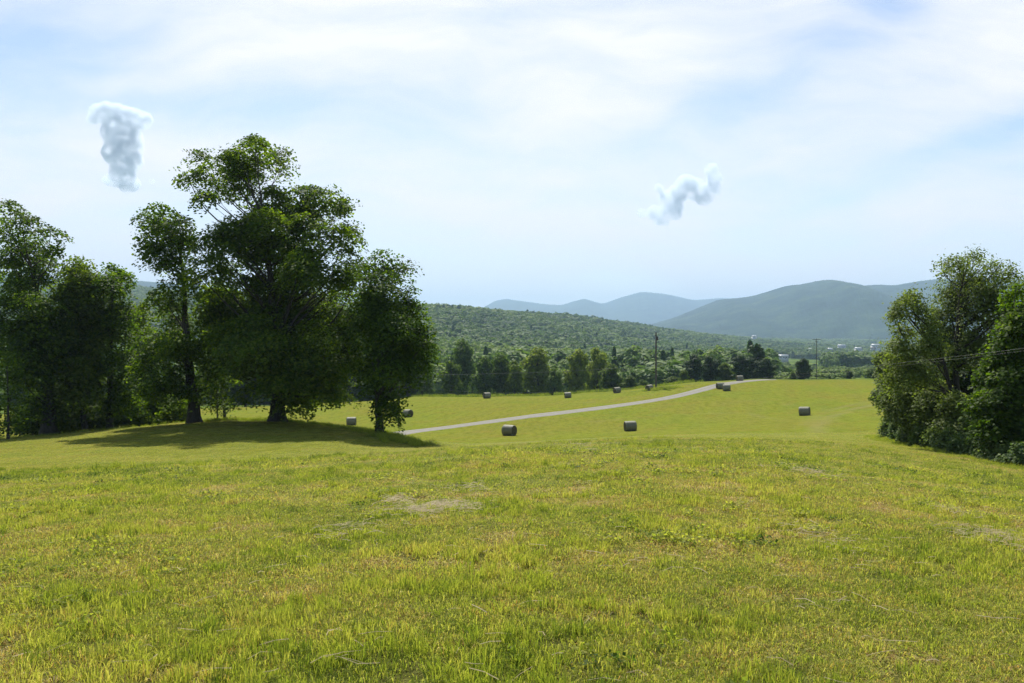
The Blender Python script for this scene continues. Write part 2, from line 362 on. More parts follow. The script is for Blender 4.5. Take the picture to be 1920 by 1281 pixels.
# ---------------------------------------------------------------- vegetation
def leaf_mat(name, dark, mid, light, tr=.42, sc=.5, rough=.5, tcol=(1.5, 1.6, .6)):
    m, N = mat(name)
    r = N.n('ShaderNodeAttribute', attribute_name='rnd').outputs[2]
    oi = N.n('ShaderNodeObjectInfo').outputs['Random']
    n = N.noise(objc(N), sc, 3, .6)
    f = N.math('ADD', N.math('MULTIPLY', r, .5), N.math('MULTIPLY', n, .75)); f = N.math('ADD', f, N.math('MULTIPLY', N.math('SUBTRACT', oi, .5), .22))
    c = N.ramp(f, [(.28, dark), (.6, mid), (.95, light)])
    p = prin(N, c, .6, .12)
    tl = N.mix(1.0, c, tcol, 'MULTIPLY')
    t = N.n('ShaderNodeBsdfTranslucent', ins={0: tl}).outputs[0]
    mx = N.n('ShaderNodeMixShader', ins={0: tr}); N.l(p, mx.inputs[1]); N.l(t, mx.inputs[2]); out(N, mx.outputs[0]); return m
L_maple = leaf_mat("maple_leaf", (.026, .056, .006), (.068, .118, .011), (.150, .200, .022), .50, .35, tcol=(1.7, 1.8, .5))
L_light = leaf_mat("light_leaf", (.045, .080, .010), (.085, .130, .016), (.150, .195, .028), .46, .4, tcol=(1.7, 1.8, .5))
L_wil = leaf_mat("airy_leaf", (.060, .092, .018), (.115, .155, .032), (.180, .220, .058), .48, .5)
L_dark = leaf_mat("evergreen_leaf", (.014, .032, .008), (.028, .058, .013), (.050, .085, .020), .25, .5)
L_shrub = leaf_mat("shrub_leaf", (.050, .090, .028), (.105, .155, .048), (.175, .220, .080), .4, .8)
L_mid = leaf_mat("treeline_leaf", (.042, .080, .016), (.096, .155, .028), (.175, .235, .046), .48, .6)
L_yel = leaf_mat("yellow_green_leaf", (.085, .125, .016), (.160, .205, .026), (.240, .280, .040), .48, .6)
m, N = mat("bark"); oc = N.map(objc(N), scale=(6, 6, 1.2))
bn = N.noise(oc, 2.2, 6, .7)
out(N, prin(N, N.ramp(bn, [(.3, (.020, .017, .014)), (.7, (.075, .066, .055))]), .9, .15, bn, .8, .05)); M_bark = m
m, N = mat("light_bark"); bn = N.noise(N.map(objc(N), scale=(6, 6, 1.5)), 2, 5)
out(N, prin(N, N.ramp(bn, [(.3, (.16, .13, .10)), (.7, (.30, .26, .21))]), .9, .15, bn, .5, .03)); M_bark2 = m

def leaves(cen, nor, size, ar=.75, jit=.6, r=None):
    """one bent diamond leaf per centre; returns V,F,rnd"""
    r = r or rng
    n = len(cen); nn = unit(nor+r.normal(0, jit, (n, 3)))
    a = unit(np.cross(nn, r.normal(0, 1, (n, 3)))); b = np.cross(nn, a)
    s = size*r.uniform(.65, 1.25, (n, 1)); ln = a*s*.5; wd = b*s*.5*ar
    V = np.stack([cen-ln, cen+wd+nn*s*.08-ln*.15, cen+ln, cen-wd+nn*s*.08-ln*.15], 1).reshape(-1, 3)
    return V, np.arange(4*n).reshape(-1, 4), r.uniform(0, 1, n)
def curve(p, q, bend, n=6, r=None):
    r = r or rng
    p = np.asarray(p, float); q = np.asarray(q, float); t = np.linspace(0, 1, n)[:, None]
    L = np.linalg.norm(q-p); o = r.normal(0, 1, 3)*L*bend*.5; o[2] = abs(o[2])*.4-L*bend*.5
    return p+(q-p)*t+np.sin(t*np.pi)*o

def make_tree(name, base, lobes, trunk_top, r0, leafm, label, cat, size=.2, dens=1.0, spray=1.12, lps=66, group=None, barkm=None,
              trunk_pts=None, twigs=1.0, seed=1, shell=1.8, droop=.45, flat=.10, forks=()):
    """lobes: (x,y,z,rx,ry,rz) world coordinates"""
    r = np.random.default_rng(seed); base = np.array(base, float)
    root = bpy.data.objects.new(name, None); S.collection.objects.link(root); root.location = base; root.empty_display_size = .5
    tag(root, label, cat, group)
    top = np.array(trunk_top, float)
    tp = np.array(trunk_pts, float) if trunk_pts is not None else curve(base-np.array([0, 0, .3]), top, .05, 9, r)
    nT = 16; tt = np.linspace(0, 1, len(tp)); ts = np.linspace(0, 1, nT)
    TP = np.stack([np.interp(ts, tt, tp[:, k]) for k in range(3)], -1); TP[:, :2] += r.normal(0, r0*.12, (nT, 2))*(ts[:, None] > .1)
    TR = r0*np.clip(1-ts*1.05, 0, 1)**1.15*.9+.03+r0*.5*np.exp(-ts*22)
    T = Tubes(); T.add(TP-base, TR, 10); link("trunk", T.mesh("trunk"), barkm or M_bark, root)
    B = Tubes(); cen = []; nor = []; got = False
    for (x, y, z, rx, ry, rz) in lobes:
        c = np.array([x, y, z]); rr = np.array([rx, ry, rz])
        # limb from the trunk well below the lobe
        dist = np.linalg.norm((c-base)[:2]); zt = c[2]-.7*dist-.6*rz
        i = int(np.argmin(np.abs(TP[:, 2]-zt))); i = min(max(i, 3), nT-2)
        e = c+np.array([0, 0, rz*.3]); L = np.linalg.norm(e-TP[i])
        lr = min(TR[i]*.5, .03+.011*L*(1 if r0 > .15 else .5)); cv = curve(TP[i], e, .12, 8, r)
        B.add(cv-base, np.linspace(lr, .02, 8), 6); got = True
        vol = 4.19*rx*ry*rz; ns = max(6, int(dens*3.6*(rx*ry+ry*rz+rx*rz)/(spray**2)))
        dcs = unit(r.normal(0, 1, (ns, 3))); rad = r.uniform(0, 1, (ns, 1))**(1/shell)
        lump = 1+.22*np.sin(dcs[:, :1]*5+x)*np.sin(dcs[:, 2:]*4+z)+r.normal(0, .10, (ns, 1))
        sc_ = c+dcs*rad*rr*lump
        sn = unit(dcs*np.array([droop*2, droop*2, .25])+np.array([0, 0, 1.0]))
        for k in range(ns):
            if r.uniform() < .2*twigs:
                j = 3+int(r.integers(0, 5)); B.add(curve(cv[j], sc_[k], .1, 4, r)-base, np.linspace(min(lr*.35, .05), .008, 4), 3)
        m_ = lps; sr = spray*r.uniform(.6, 1.25, (ns, 1))
        ph = r.uniform(0, 2*np.pi, (ns, m_)); q = np.sqrt(r.uniform(0, 1, (ns, m_)))*sr
        A = unit(np.cross(sn, r.normal(0, 1, (ns, 3)))); Bv = np.cross(sn, A)
        P = sc_[:, None]+A[:, None]*(np.cos(ph)*q)[..., None]+Bv[:, None]*(np.sin(ph)*q)[..., None]+sn[:, None]*(r.normal(0, flat, (ns, m_))*sr-q*q*.3/np.maximum(sr, .1))[..., None]
        cen.append(P.reshape(-1, 3)); nor.append(np.repeat(sn, m_, 0))
    cen = np.concatenate(cen); nor = np.concatenate(nor)
    V, Fc, rn = leaves(cen-base, nor, size*1.12, .85, .33, r)
    link("crown", mesh_np("crown", V, [Fc], {'rnd': rn}), leafm, root)
    if got: link("branches", B.mesh("branches"), barkm or M_bark, root)
    return root
def lobes_px(L, Y, spread=3.0, seed=0, yk=.95, fill=True):
    r = np.random.default_rng(seed+50); o = []
    for t in L:
        px, py, rx, ry = t[:4]; d = t[4] if len(t) > 4 else r.uniform(-spread, spread)
        y = Y+d; c = at(px, py, y); a = rx/F*y; o.append((c[0], c[1], c[2], a, a*yk, ry/F*y))
    if fill:
        base_ = list(o)
        for i in range(len(base_)):
            for j in range(i+1, len(base_)):
                a, b = np.array(base_[i]), np.array(base_[j]); dd = np.linalg.norm((a-b)[[0, 2]])
                if dd < 1.05*(a[3]+b[3]) and r.uniform() < .55:
                    m_ = (a+b)/2; m_[1] += r.uniform(-1, 1)*spread*.5; m_[3:] *= r.uniform(.6, .95); o.append(tuple(m_))
    return o
def tree_px(name, bpx, bpy_, Y, L, top, r0, lm, label, cat='tree', spread=3.0, seed=1, tpts=None, **k):
    b = at(bpx, bpy_, Y); b[2] = float(H(b[0], Y))
    tp = None
    if tpts: tp = [b-np.array([0, 0, .3])]+[at(*t) for t in tpts]
    return make_tree(name, b, lobes_px(L, Y, spread, seed), at(top[0], top[1], Y), r0, lm, label, cat, seed=seed, trunk_pts=tp, **k)

G_left = "big trees on the mown mound"
tree_px("maple_tree", 520, 789, 60, [(480, 268, 34, 16), (440, 285, 34, 16), (480, 283, 42, 28), (410, 308, 45, 26), (352, 332, 24, 18), (528, 298, 24, 28), (372, 292, 20, 12), (455, 345, 55, 36), (385, 372, 24, 22), (515, 365, 42, 40), (598, 370, 50, 30), (645, 392, 32, 24), (655, 430, 24, 28),
        (560, 420, 55, 42), (625, 440, 45, 34), (445, 430, 62, 42), (405, 490, 42, 42), (500, 480, 60, 46), (585, 500, 62, 46), (640, 510, 36, 36), (430, 560, 62, 46), (530, 570, 70, 50), (625, 575, 62, 48), (400, 620, 36, 36),
        (460, 640, 66, 44), (560, 650, 76, 46), (650, 650, 50, 46), (430, 700, 44, 32), (520, 710, 66, 34), (610, 715, 62, 30), (640, 748, 28, 12), (570, 745, 46, 22), (470, 745, 36, 20), (560, 762, 22, 10), (395, 690, 26, 22), (675, 620, 30, 40), (382, 455, 26, 28), (372, 525, 28, 34), (385, 590, 26, 34), (668, 510, 26, 28), (690, 560, 26, 36), (680, 690, 30, 34), (500, 420, 50, 40), (560, 520, 60, 46), (490, 600, 60, 46), (600, 640, 60, 46, -4), (450, 660, 50, 40, -4), (520, 660, 60, 36, -5), (560, 700, 50, 30, -4)],
        (490, 310), .62, L_maple, "tallest maple with a broad two-domed crown and thick dark trunk on the mown mound", group=G_left, spread=4.5, seed=11, size=.20, dens=.72,
        tpts=[(522, 740, 60), (515, 640, 60), (505, 500, 60.3), (495, 400, 60), (482, 300, 60)])
tree_px("maple_tree", 712, 812, 54, [(722, 487, 32, 18), (695, 505, 26, 22), (752, 510, 30, 24), (705, 548, 48, 32), (768, 555, 28, 34), (735, 590, 56, 40), (785, 625, 28, 38), (690, 620, 40, 40), (745, 655, 60, 40), (800, 650, 18, 26), (700, 690, 44, 36), (765, 700, 34, 26), (705, 740, 34, 28), (738, 748, 20, 26), (732, 782, 14, 10), (785, 680, 26, 30), (685, 580, 26, 30), (720, 620, 50, 40, -2), (735, 690, 50, 36, -2), (770, 610, 36, 36)],
        (722, 500), .30, L_maple, "smaller rounded maple at the right end of the mound, foliage nearly to the ground", group=G_left, spread=2.6, seed=12, size=.18, dens=.8,
        tpts=[(709, 760, 54), (706, 700, 54), (715, 620, 54), (720, 500, 54)])
tree_px("maple_tree", 365, 790, 60, [(300, 398, 30, 14), (276, 415, 26, 20), (335, 420, 28, 22), (300, 440, 36, 20), (345, 455, 26, 24), (280, 462, 16, 12), (320, 500, 36, 26), (345, 545, 40, 34), (300, 560, 24, 18), (330, 600, 46, 34), (300, 640, 36, 30), (350, 660, 40, 36), (320, 705, 44, 32), (350, 745, 36, 24), (295, 740, 36, 26), (270, 690, 26, 30), (385, 640, 22, 40), (390, 710, 22, 30), (330, 650, 40, 34, -3)],
        (325, 420), .50, L_maple, "tall ragged maple with a leaning grey trunk left of the tallest maple", group=G_left, spread=2.6, seed=13, size=.2, dens=.85,
        tpts=[(360, 740, 60), (352, 660, 60), (345, 560, 60), (335, 470, 60), (318, 410, 60)])
tree_px("maple_tree", 92, 817, 62, [(18, 395, 30, 18), (55, 420, 40, 20), (95, 440, 26, 14), (15, 440, 44, 26), (60, 462, 42, 22), (100, 470, 16, 10), (25, 505, 50, 34), (75, 520, 40, 32), (5, 570, 44, 40), (60, 580, 54, 40), (105, 610, 40, 40), (20, 640, 50, 44), (80, 670, 56, 40), (40, 710, 50, 34), (110, 730, 42, 36), (70, 760, 46, 28), (60, 640, 50, 40, -3), (50, 690, 50, 40, -3), (115, 670, 36, 40), (130, 760, 36, 26)],
        (40, 430), .60, L_maple, "maple at the left picture edge with lit open upper branches", group=G_left, spread=3.2, seed=14, size=.2, dens=.85,
        tpts=[(90, 740, 62), (84, 640, 62), (62, 520, 62), (40, 430, 62)])
tree_px("maple_tree", 163, 806, 64, [(148, 496, 30, 14), (125, 515, 30, 18), (172, 525, 34, 24), (140, 555, 46, 30), (175, 590, 46, 34), (135, 620, 44, 36), (178, 660, 42, 38), (145, 695, 42, 34), (170, 740, 38, 32), (110, 560, 26, 26), (118, 640, 36, 36), (108, 720, 36, 36), (192, 560, 24, 26), (194, 620, 30, 34), (190, 700, 34, 34), (190, 762, 34, 22), (150, 770, 34, 20)],
        (150, 505), .22, L_light, "slender maple with a pale green rounded top, left of the ragged maple group", group=G_left, spread=2.2, seed=15, size=.2, dens=.9)
tree_px("maple_tree", 206, 802, 64, [(212, 508, 26, 10), (228, 525, 20, 14), (205, 540, 32, 22), (230, 572, 28, 28), (205, 610, 36, 32), (232, 640, 30, 32), (210, 685, 38, 34), (222, 735, 38, 34), (240, 600, 22, 30), (246, 690, 28, 34), (240, 755, 32, 24), (200, 770, 28, 18)],
        (214, 515), .25, L_maple, "narrow dark maple with a flat top beside the sky gap", group=G_left, spread=2.2, seed=16, size=.2, dens=.85)
tree_px("maple_tree", 268, 792, 74, [(268, 575, 22, 18), (255, 610, 26, 30), (285, 640, 26, 28), (262, 680, 34, 34), (285, 730, 36, 30), (250, 750, 30, 26)],
        (268, 590), .16, L_light, "young bright green maple standing behind the gap between the dark trees", group=G_left, spread=2, seed=17, size=.2, dens=.9)
tree_px("maple_tree", 425, 794, 80, [(410, 545, 28, 24), (398, 590, 26, 30), (425, 620, 26, 30), (405, 660, 30, 30), (392, 710, 26, 26)],
        (410, 560), .16, L_light, "sunlit young maple glimpsed behind the trunk gap of the tallest maple", group=G_left, spread=2, seed=18, size=.22, dens=.8)
tree_px("sapling", 15, 826, 56, [(15, 690, 26, 30), (22, 740, 20, 22), (8, 770, 14, 14), (18, 795, 8, 6)], (14, 690), .09, L_maple, "thin sapling with a bare black stem at the left picture edge", cat='sapling', spread=1, seed=19, size=.17, dens=.7)
tree_px("sapling", 408, 788, 62, [(406, 742, 13, 12), (412, 760, 10, 6), (400, 725, 12, 12)], (407, 735), .06, L_light, "small sapling with a pale stem between the two thick trunks", cat='sapling', spread=.6, seed=20, size=.16, dens=.7, barkm=M_bark2)
# understory under the left trees
for i, (px, py, Y, rx, ry, lb) in enumerate([(60, 792, 66, 34, 22, "low dark bush left of the thick trunk at the picture edge"), (120, 790, 66, 34, 24, "dark bush at the foot of the leftmost big trunk"),
        (180, 782, 68, 36, 24, "dark bush between the two slender trunks"), (235, 778, 70, 34, 24, "dark bush under the flat-topped narrow maple"), (300, 772, 72, 40, 24, "dark bush just left of the leaning grey trunk"), (330, 775, 64, 24, 14, "little bush touching the leaning grey trunk")]):
    tree_px("bush", px, py+22, Y, [(px-rx*.5, py-2, rx*.7, ry*.9), (px+rx*.5, py-5, rx*.7, ry*.9), (px, py-ry*.9, rx*.8, ry*.9), (px, py+6, rx, ry*.5)], (px, py), .05, L_maple, lb, cat='bush', spread=.8, seed=30+i, size=.2, dens=1.8, group="bushes under the left trees")
# right hand cluster
G_r = "trees and saplings in the thicket at right"
tree_px("willow_tree", 1800, 845, 46, [(1792, 492, 26, 13), (1828, 482, 28, 12), (1765, 505, 14, 14), (1850, 500, 22, 14), (1808, 520, 36, 18), (1790, 550, 36, 22), (1842, 545, 34, 26), (1780, 590, 40, 26), (1830, 600, 40, 30), (1880, 520, 20, 18), (1875, 560, 30, 26), (1870, 610, 40, 30), (1760, 640, 46, 34), (1820, 660, 46, 34), (1740, 690, 40, 30), (1895, 520, 22, 18), (1915, 540, 24, 24), (1900, 580, 30, 30), (1752, 600, 22, 26), (1860, 650, 44, 36)],
        (1812, 490), .22, L_wil, "tall airy tree with sparse feathery top in the right thicket", group=G_r, spread=2.0, seed=41, size=.12, dens=1.25, spray=.6, lps=26, flat=.35, shell=2,
        tpts=[(1795, 760, 46), (1792, 660, 46), (1796, 600, 46), (1802, 540, 46), (1815, 488, 46)])
tree_px("leaning_tree", 1790, 842, 44, [(1712, 555, 22, 12), (1692, 572, 22, 14), (1680, 595, 18, 16), (1725, 585, 20, 16), (1745, 612, 20, 20), (1700, 622, 26, 16), (1690, 650, 34, 24), (1740, 655, 34, 26), (1672, 680, 26, 26), (1715, 700, 38, 32), (1668, 715, 22, 22)],
        (1695, 580), .13, L_wil, "slim tree whose curved limb leans left out of the right thicket", group=G_r, spread=1.2, seed=42, size=.125, dens=1.7, spray=.55, lps=26, flat=.35, shell=2,
        tpts=[(1785, 740, 44), (1765, 665, 44), (1735, 632, 44), (1708, 600, 44), (1695, 575, 44)])
tree_px("broadleaf_tree", 1890, 868, 37, [(1905, 545, 22, 22), (1912, 590, 30, 28), (1885, 630, 30, 26), (1915, 660, 40, 34), (1870, 690, 34, 26), (1905, 720, 44, 32), (1850, 720, 26, 20), (1840, 755, 34, 22), (1890, 775, 48, 26), (1850, 795, 36, 20), (1920, 800, 40, 26), (1860, 825, 40, 18), (1910, 835, 44, 20), (1890, 850, 40, 12, -1), (1875, 790, 36, 24, -1), (1960, 600, 40, 50), (1970, 700, 50, 60)],
        (1905, 580), .18, L_maple, "dense dark broadleaf tree with tiered sunlit sprays at the right picture edge", group=G_r, spread=1.2, seed=43, size=.16, dens=1.5, spray=.6, lps=30)
tree_px("willow_tree", 1722, 840, 47, [(1700, 740, 36, 28), (1735, 730, 36, 34), (1670, 740, 22, 20), (1760, 770, 44, 34), (1705, 780, 34, 24), (1740, 800, 36, 22), (1780, 800, 36, 26, -4), (1815, 815, 36, 24, -5), (1790, 760, 30, 24, -4), (1675, 770, 22, 20), (1665, 745, 18, 18)],
        (1720, 730), .12, L_wil, "shorter grey green willow bush forming the left face of the thicket", group=G_r, spread=1.4, seed=44, size=.125, dens=2.1, spray=.5, lps=26, flat=.35, shell=2)
tree_px("broadleaf_tree", 1800, 850, 49, [(1800, 700, 36, 28), (1820, 740, 40, 30), (1800, 790, 40, 30), (1840, 810, 36, 24), (1780, 750, 36, 30), (1880, 690, 40, 40), (1920, 640, 40, 60)],
        (1805, 700), .14, L_dark, "dark shaded tree filling the middle of the right thicket", group=G_r, spread=1.5, seed=45, size=.17, dens=1.8, spray=.6)
tree_px("broadleaf_tree", 1668, 760, 78, [(1668, 690, 26, 20), (1655, 672, 16, 12), (1680, 720, 26, 22), (1662, 735, 20, 14), (1668, 752, 22, 12), (1650, 740, 14, 12), (1690, 750, 20, 14)], (1668, 690), .12, L_wil, "small olive tree at the back left of the right thicket", group=G_r, spread=1.5, seed=46, size=.2, dens=1.8, spray=.7)
for i, (px, py, Y, rx, ry) in enumerate([(1664, 785, 56, 14, 16), (1684, 800, 52, 16, 16), (1702, 814, 48, 20, 16), (1728, 822, 45, 20, 15), (1752, 832, 43, 20, 14), (1776, 838, 41, 20, 13), (1800, 845, 39, 22, 13), (1828, 850, 37.5, 22, 13), (1856, 856, 36, 22, 13), (1886, 862, 34.5, 22, 13), (1915, 868, 33.5, 24, 14), (1716, 795, 50, 18, 20), (1745, 805, 47, 20, 20)]):
    desc = ["leafy shrub farthest back along the thicket foot", "second shrub from the back of the thicket foot", "rounded shrub at the bulging left foot of the thicket", "pale shrub beside the field where the thicket bulges", "shrub low in front of the willow bush", "shrub below the middle of the thicket, right of the willow bush",
            "shrub in front of the dark middle of the thicket", "shrub low in front of the tall airy tree", "shrub left of the dark broadleaf trunk", "shrub below the dark broadleaf tree", "shrub at the right picture edge under the broadleaf tree", "taller shrub behind the first row at the thicket's left", "taller shrub behind the first row below the willow bush"][i]
    b = at(px, py+ry, Y); zg = float(H(b[0], Y)); pyg = HY-zg/Y*F
    ry *= 1.7
    tree_px("shrub", px, pyg, Y, [(px-rx*.4, pyg-ry*.7, rx*.6, ry*.7), (px+rx*.4, pyg-ry*.8, rx*.6, ry*.7), (px, pyg-ry*1.3, rx*.55, ry*.6), (px, pyg-ry*.3, rx*.8, ry*.4)], (px, pyg-ry), .04, L_shrub, desc, cat='shrub', spread=.5, seed=60+i, size=.12, dens=2.0, spray=.35, lps=24, flat=.35, group="shrubs along the thicket foot", twigs=.3)

tree_px("broadleaf_tree", 2110, 900, 34, [(2090, 640, 70, 60), (2150, 700, 80, 60), (2070, 740, 70, 60), (2140, 800, 90, 50), (2110, 580, 50, 50), (2060, 820, 60, 40)], (2110, 600), .2, L_maple, "broad tree continuing the thicket just beyond the right picture edge", group=G_r, spread=1.5, seed=47, size=.2, dens=1.3)
tree_px("broadleaf_tree", 2380, 930, 30, [(2360, 620, 90, 70), (2430, 720, 90, 70), (2340, 780, 90, 70), (2400, 860, 100, 50)], (2380, 620), .2, L_light, "pale tree of the thicket farther beyond the right picture edge", group=G_r, spread=1.5, seed=48, size=.2, dens=1.3)
# ---------------------------------------------------------------- middle-distance trees
def proto_tree(kind, seed):
    """unit tree, 10 m tall; returns (crown mesh, trunk mesh)"""
    r = np.random.default_rng(seed)
    lob = []
    if kind == 'round':
        for i in range(36):
            a = r.uniform(0, 6.28); z = 1.6+7.0*((i+r.uniform())/36); w_ = 3.1*math.sin(min(.97, max(.12, (z+.4)/9.6))*math.pi)**.55
            q = w_*r.uniform(.25, .92); lob.append((q*math.cos(a), q*math.sin(a), z, r.uniform(.75, 1.5), r.uniform(.6, 1.05)))
        lob.append((r.uniform(-.6, .6), 0, 8.9, 1.2, .9))
    elif kind == 'conic':
        for i in range(18):
            z = 1.0+8.4*(i/17)**.9; w_ = 2.6*(1-(z-.6)/9.6)**.8+.2; a = r.uniform(0, 6.28); q = w_*r.uniform(.2, .6)
            lob.append((q*math.cos(a), q*math.sin(a), z, w_*.62+.15, .75))
    elif kind == 'columns':
        for s_ in range(4):
            bx, by = r.uniform(-1.8, 1.8), r.uniform(-1, 1); ht = r.uniform(6.5, 9.3)
            for z in np.arange(1.5, ht, 1.2): lob.append((bx+r.uniform(-.3, .3), by+r.uniform(-.3, .3), z, 1.25*(1-.5*z/ht)+.2, .9))
    cen = []; nor = []
    for (x, y, z, a, b) in lob:
        n = int(125*a*a)+20; d_ = unit(r.normal(0, 1, (n, 3))); q = r.uniform(.35, 1, (n, 1))**.5
        lump = 1+.25*np.sin(7*d_[:, :1]+seed)*np.sin(6*d_[:, 1:2]+x*3)
        cen.append(np.array([x, y, z])+d_*q*lump*np.array([a, a, b])); nor.append(d_+np.array([0, 0, .5]))
    cen = np.concatenate(cen); nor = np.concatenate(nor); V, Fc, rn = leaves(cen, nor, .42, .8, .45, r)
    T = Tubes(); T.add([(0, 0, -2.5), (0, 0, .5), (.1, 0, 3), (0, .1, 6), (0, 0, 8.6)], [.26, .22, .17, .1, .03], 7)
    for (x, y, z, a, b) in lob[::2]: T.add(curve((0, 0, max(1, z-2)), (x, y, z), .1, 4, r), [.09, .07, .05, .02], 4)
    return mesh_np("crown", V, [Fc], {'rnd': rn}), T.mesh("trunk")
PROT = {k: [proto_tree(k, 100+i*7+j*31) for i in range(3)] for j, k in enumerate(('round', 'conic', 'columns'))}
VAR = {}
def place_tree(name, kind, var, lm, px, ptop, wpx, Y, label, group, cat='tree'):
    cm, tm = PROT[kind][var % 3]; key = (kind, var % 3, lm.name)
    if key not in VAR:
        c2 = cm.copy(); c2.materials.clear(); c2.materials.append(lm); VAR[key] = c2
    if not tm.materials: tm.materials.append(M_bark)
    X = (px-CX)/F*Y; zb = float(H(X, Y)); h = max(2.0, (HY-ptop)/F*Y-zb); wd = wpx/F*Y
    root = bpy.data.objects.new(name, None); S.collection.objects.link(root); root.location = (X, Y, zb)
    root.rotation_euler = (0, 0, random.uniform(0, 6.28)); sw = wd/{'round': 7.6, 'conic': 5.8, 'columns': 6.6}[kind]; root.scale = (sw, sw, h/9.75)
    tag(root, label, cat, group)
    for nm, me_ in (("crown", VAR[key]), ("trunk", tm)):
        o = bpy.data.objects.new(nm, me_); S.collection.objects.link(o); o.parent = root
    return root
G_l = "trees lining the far edge of the hay field"
LINE = [("broadleaf_tree", 'round', 0, L_mid, 792, 655, 60, 228, "dark tree just right of the small maple, at the far field edge"),
 ("broadleaf_tree", 'round', 1, L_mid, 862, 636, 74, 240, "tallest dark round tree of the far field edge"),
 ("broadleaf_tree", 'round', 0, L_light, 846, 676, 46, 216, "lighter smaller tree in front of the tallest dark round tree"),
 ("broadleaf_tree", 'round', 1, L_mid, 905, 668, 60, 222, "mid green tree just right of the tallest dark round tree"),
 ("broadleaf_tree", 'round', 2, L_mid, 940, 662, 66, 226, "dark many-stemmed tree above the pair of far bales"),
 ("broadleaf_tree", 'round', 0, L_light, 965, 676, 48, 220, "short tree just left of the first yellow green tree"),
 ("broadleaf_tree", 'round', 2, L_yel, 1008, 652, 80, 232, "first big yellow green tree of the far field edge"),
 ("broadleaf_tree", 'round', 0, L_mid, 1040, 690, 40, 224, "low tree in the dip between the two yellow green trees"),
 ("broadleaf_tree", 'round', 1, L_yel, 1080, 655, 66, 230, "bright yellow green tree above the bale by the field edge"),
 ("broadleaf_tree", 'round', 0, L_yel, 1120, 652, 62, 238, "feathery yellow green tree right of the brightest one"),
 ("broadleaf_tree", 'round', 2, L_light, 1146, 682, 56, 226, "lower sloping tree at the right end of the yellow green group"),
 ("shrub", 'round', 1, L_light, 1178, 704, 40, 222, "low round shrub left of the utility pole at the field edge"),
 ("shrub", 'round', 0, L_mid, 1205, 712, 30, 226, "smallest shrub just left of the utility pole"),
 ("broadleaf_tree", 'round', 2, L_mid, 1238, 682, 46, 300, "dull green tree right behind the utility pole"),
 ("shrub", 'round', 2, L_light, 1262, 706, 40, 226, "low pale shrub right of the utility pole"),
 ("broadleaf_tree", 'round', 1, L_dark, 1300, 664, 50, 222, "left dark spreading tree where the road tops the field"),
 ("broadleaf_tree", 'round', 0, L_dark, 1332, 668, 48, 228, "right dark spreading tree where the road tops the field"),
 ("shrub", 'round', 2, L_light, 1283, 694, 26, 216, "pale shrub at the foot of the left dark spreading tree"),
 ("broadleaf_tree", 'round', 1, L_light, 1362, 680, 40, 226, "paler tree between the dark spreading trees and the spruces"),
 ("spruce_tree", 'round', 1, L_dark, 1392, 666, 56, 222, "left dark spruce of the clump above the far bale"),
 ("spruce_tree", 'conic', 2, L_dark, 1418, 646, 74, 228, "tallest dark spruce of the clump above the far bale"),
 ("spruce_tree", 'round', 0, L_dark, 1434, 672, 50, 220, "right sloping spruce of the clump above the far bale"),
 ("spruce_tree", 'round', 2, L_dark, 1506, 672, 40, 222, "lone dark rounded tree on the skyline of the field"),
 ("shrub", 'round', 0, L_light, 1486, 696, 18, 222, "small light bush touching the lone rounded tree"),
 ("shrub", 'round', 1, L_dark, 1592, 695, 18, 212, "tiny dark bush alone on the field skyline"),
 ("shrub", 'round', 2, L_mid, 1636, 690, 34, 216, "dark low bush where the field skyline meets the thicket"),
 ("shrub", 'round', 0, L_mid, 1660, 680, 36, 190, "grey green bush behind the thicket's left edge")]
for t in LINE: place_tree(*t[:8], t[8], G_l, 'shrub' if t[0] == 'shrub' else 'tree')
# trees behind the left group, beyond the low field
for i, (px, pt, wd, Y, kd, lm) in enumerate([(-40, 690, 110, 180, 'round', L_mid), (40, 700, 90, 190, 'round', L_mid), (110, 690, 100, 185, 'round', L_mid), (190, 700, 90, 190, 'round', L_light), (262, 695, 90, 185, 'round', L_mid), (330, 690, 95, 180, 'round', L_mid),
        (405, 690, 90, 182, 'round', L_mid), (460, 680, 95, 186, 'round', L_dark), (530, 690, 90, 190, 'round', L_mid), (600, 690, 90, 200, 'round', L_mid), (660, 685, 90, 205, 'round', L_dark), (720, 680, 85, 210, 'round', L_mid), (765, 672, 70, 214, 'round', L_dark)]):
    lab = ["tree behind the left maple, at the picture edge", "tree seen behind the leftmost thick trunk", "tree behind the bushes right of the leftmost trunk", "pale tree behind the two slender trunks", "tree behind the young bright maple", "tree behind the leaning grey trunk",
           "tree behind the pale-stemmed sapling", "dark tree across the low field left of the thickest trunk", "tree straight behind the thickest trunk", "tree across the low field, right of the thickest trunk", "dark tree above the bale left of the small maple", "tree behind the small maple's trunk", "dark tree just left of the small maple's right edge"][i]
    place_tree("background_tree", kd, i, lm, px, pt, wd, Y, lab, "trees across the low field behind the mound")

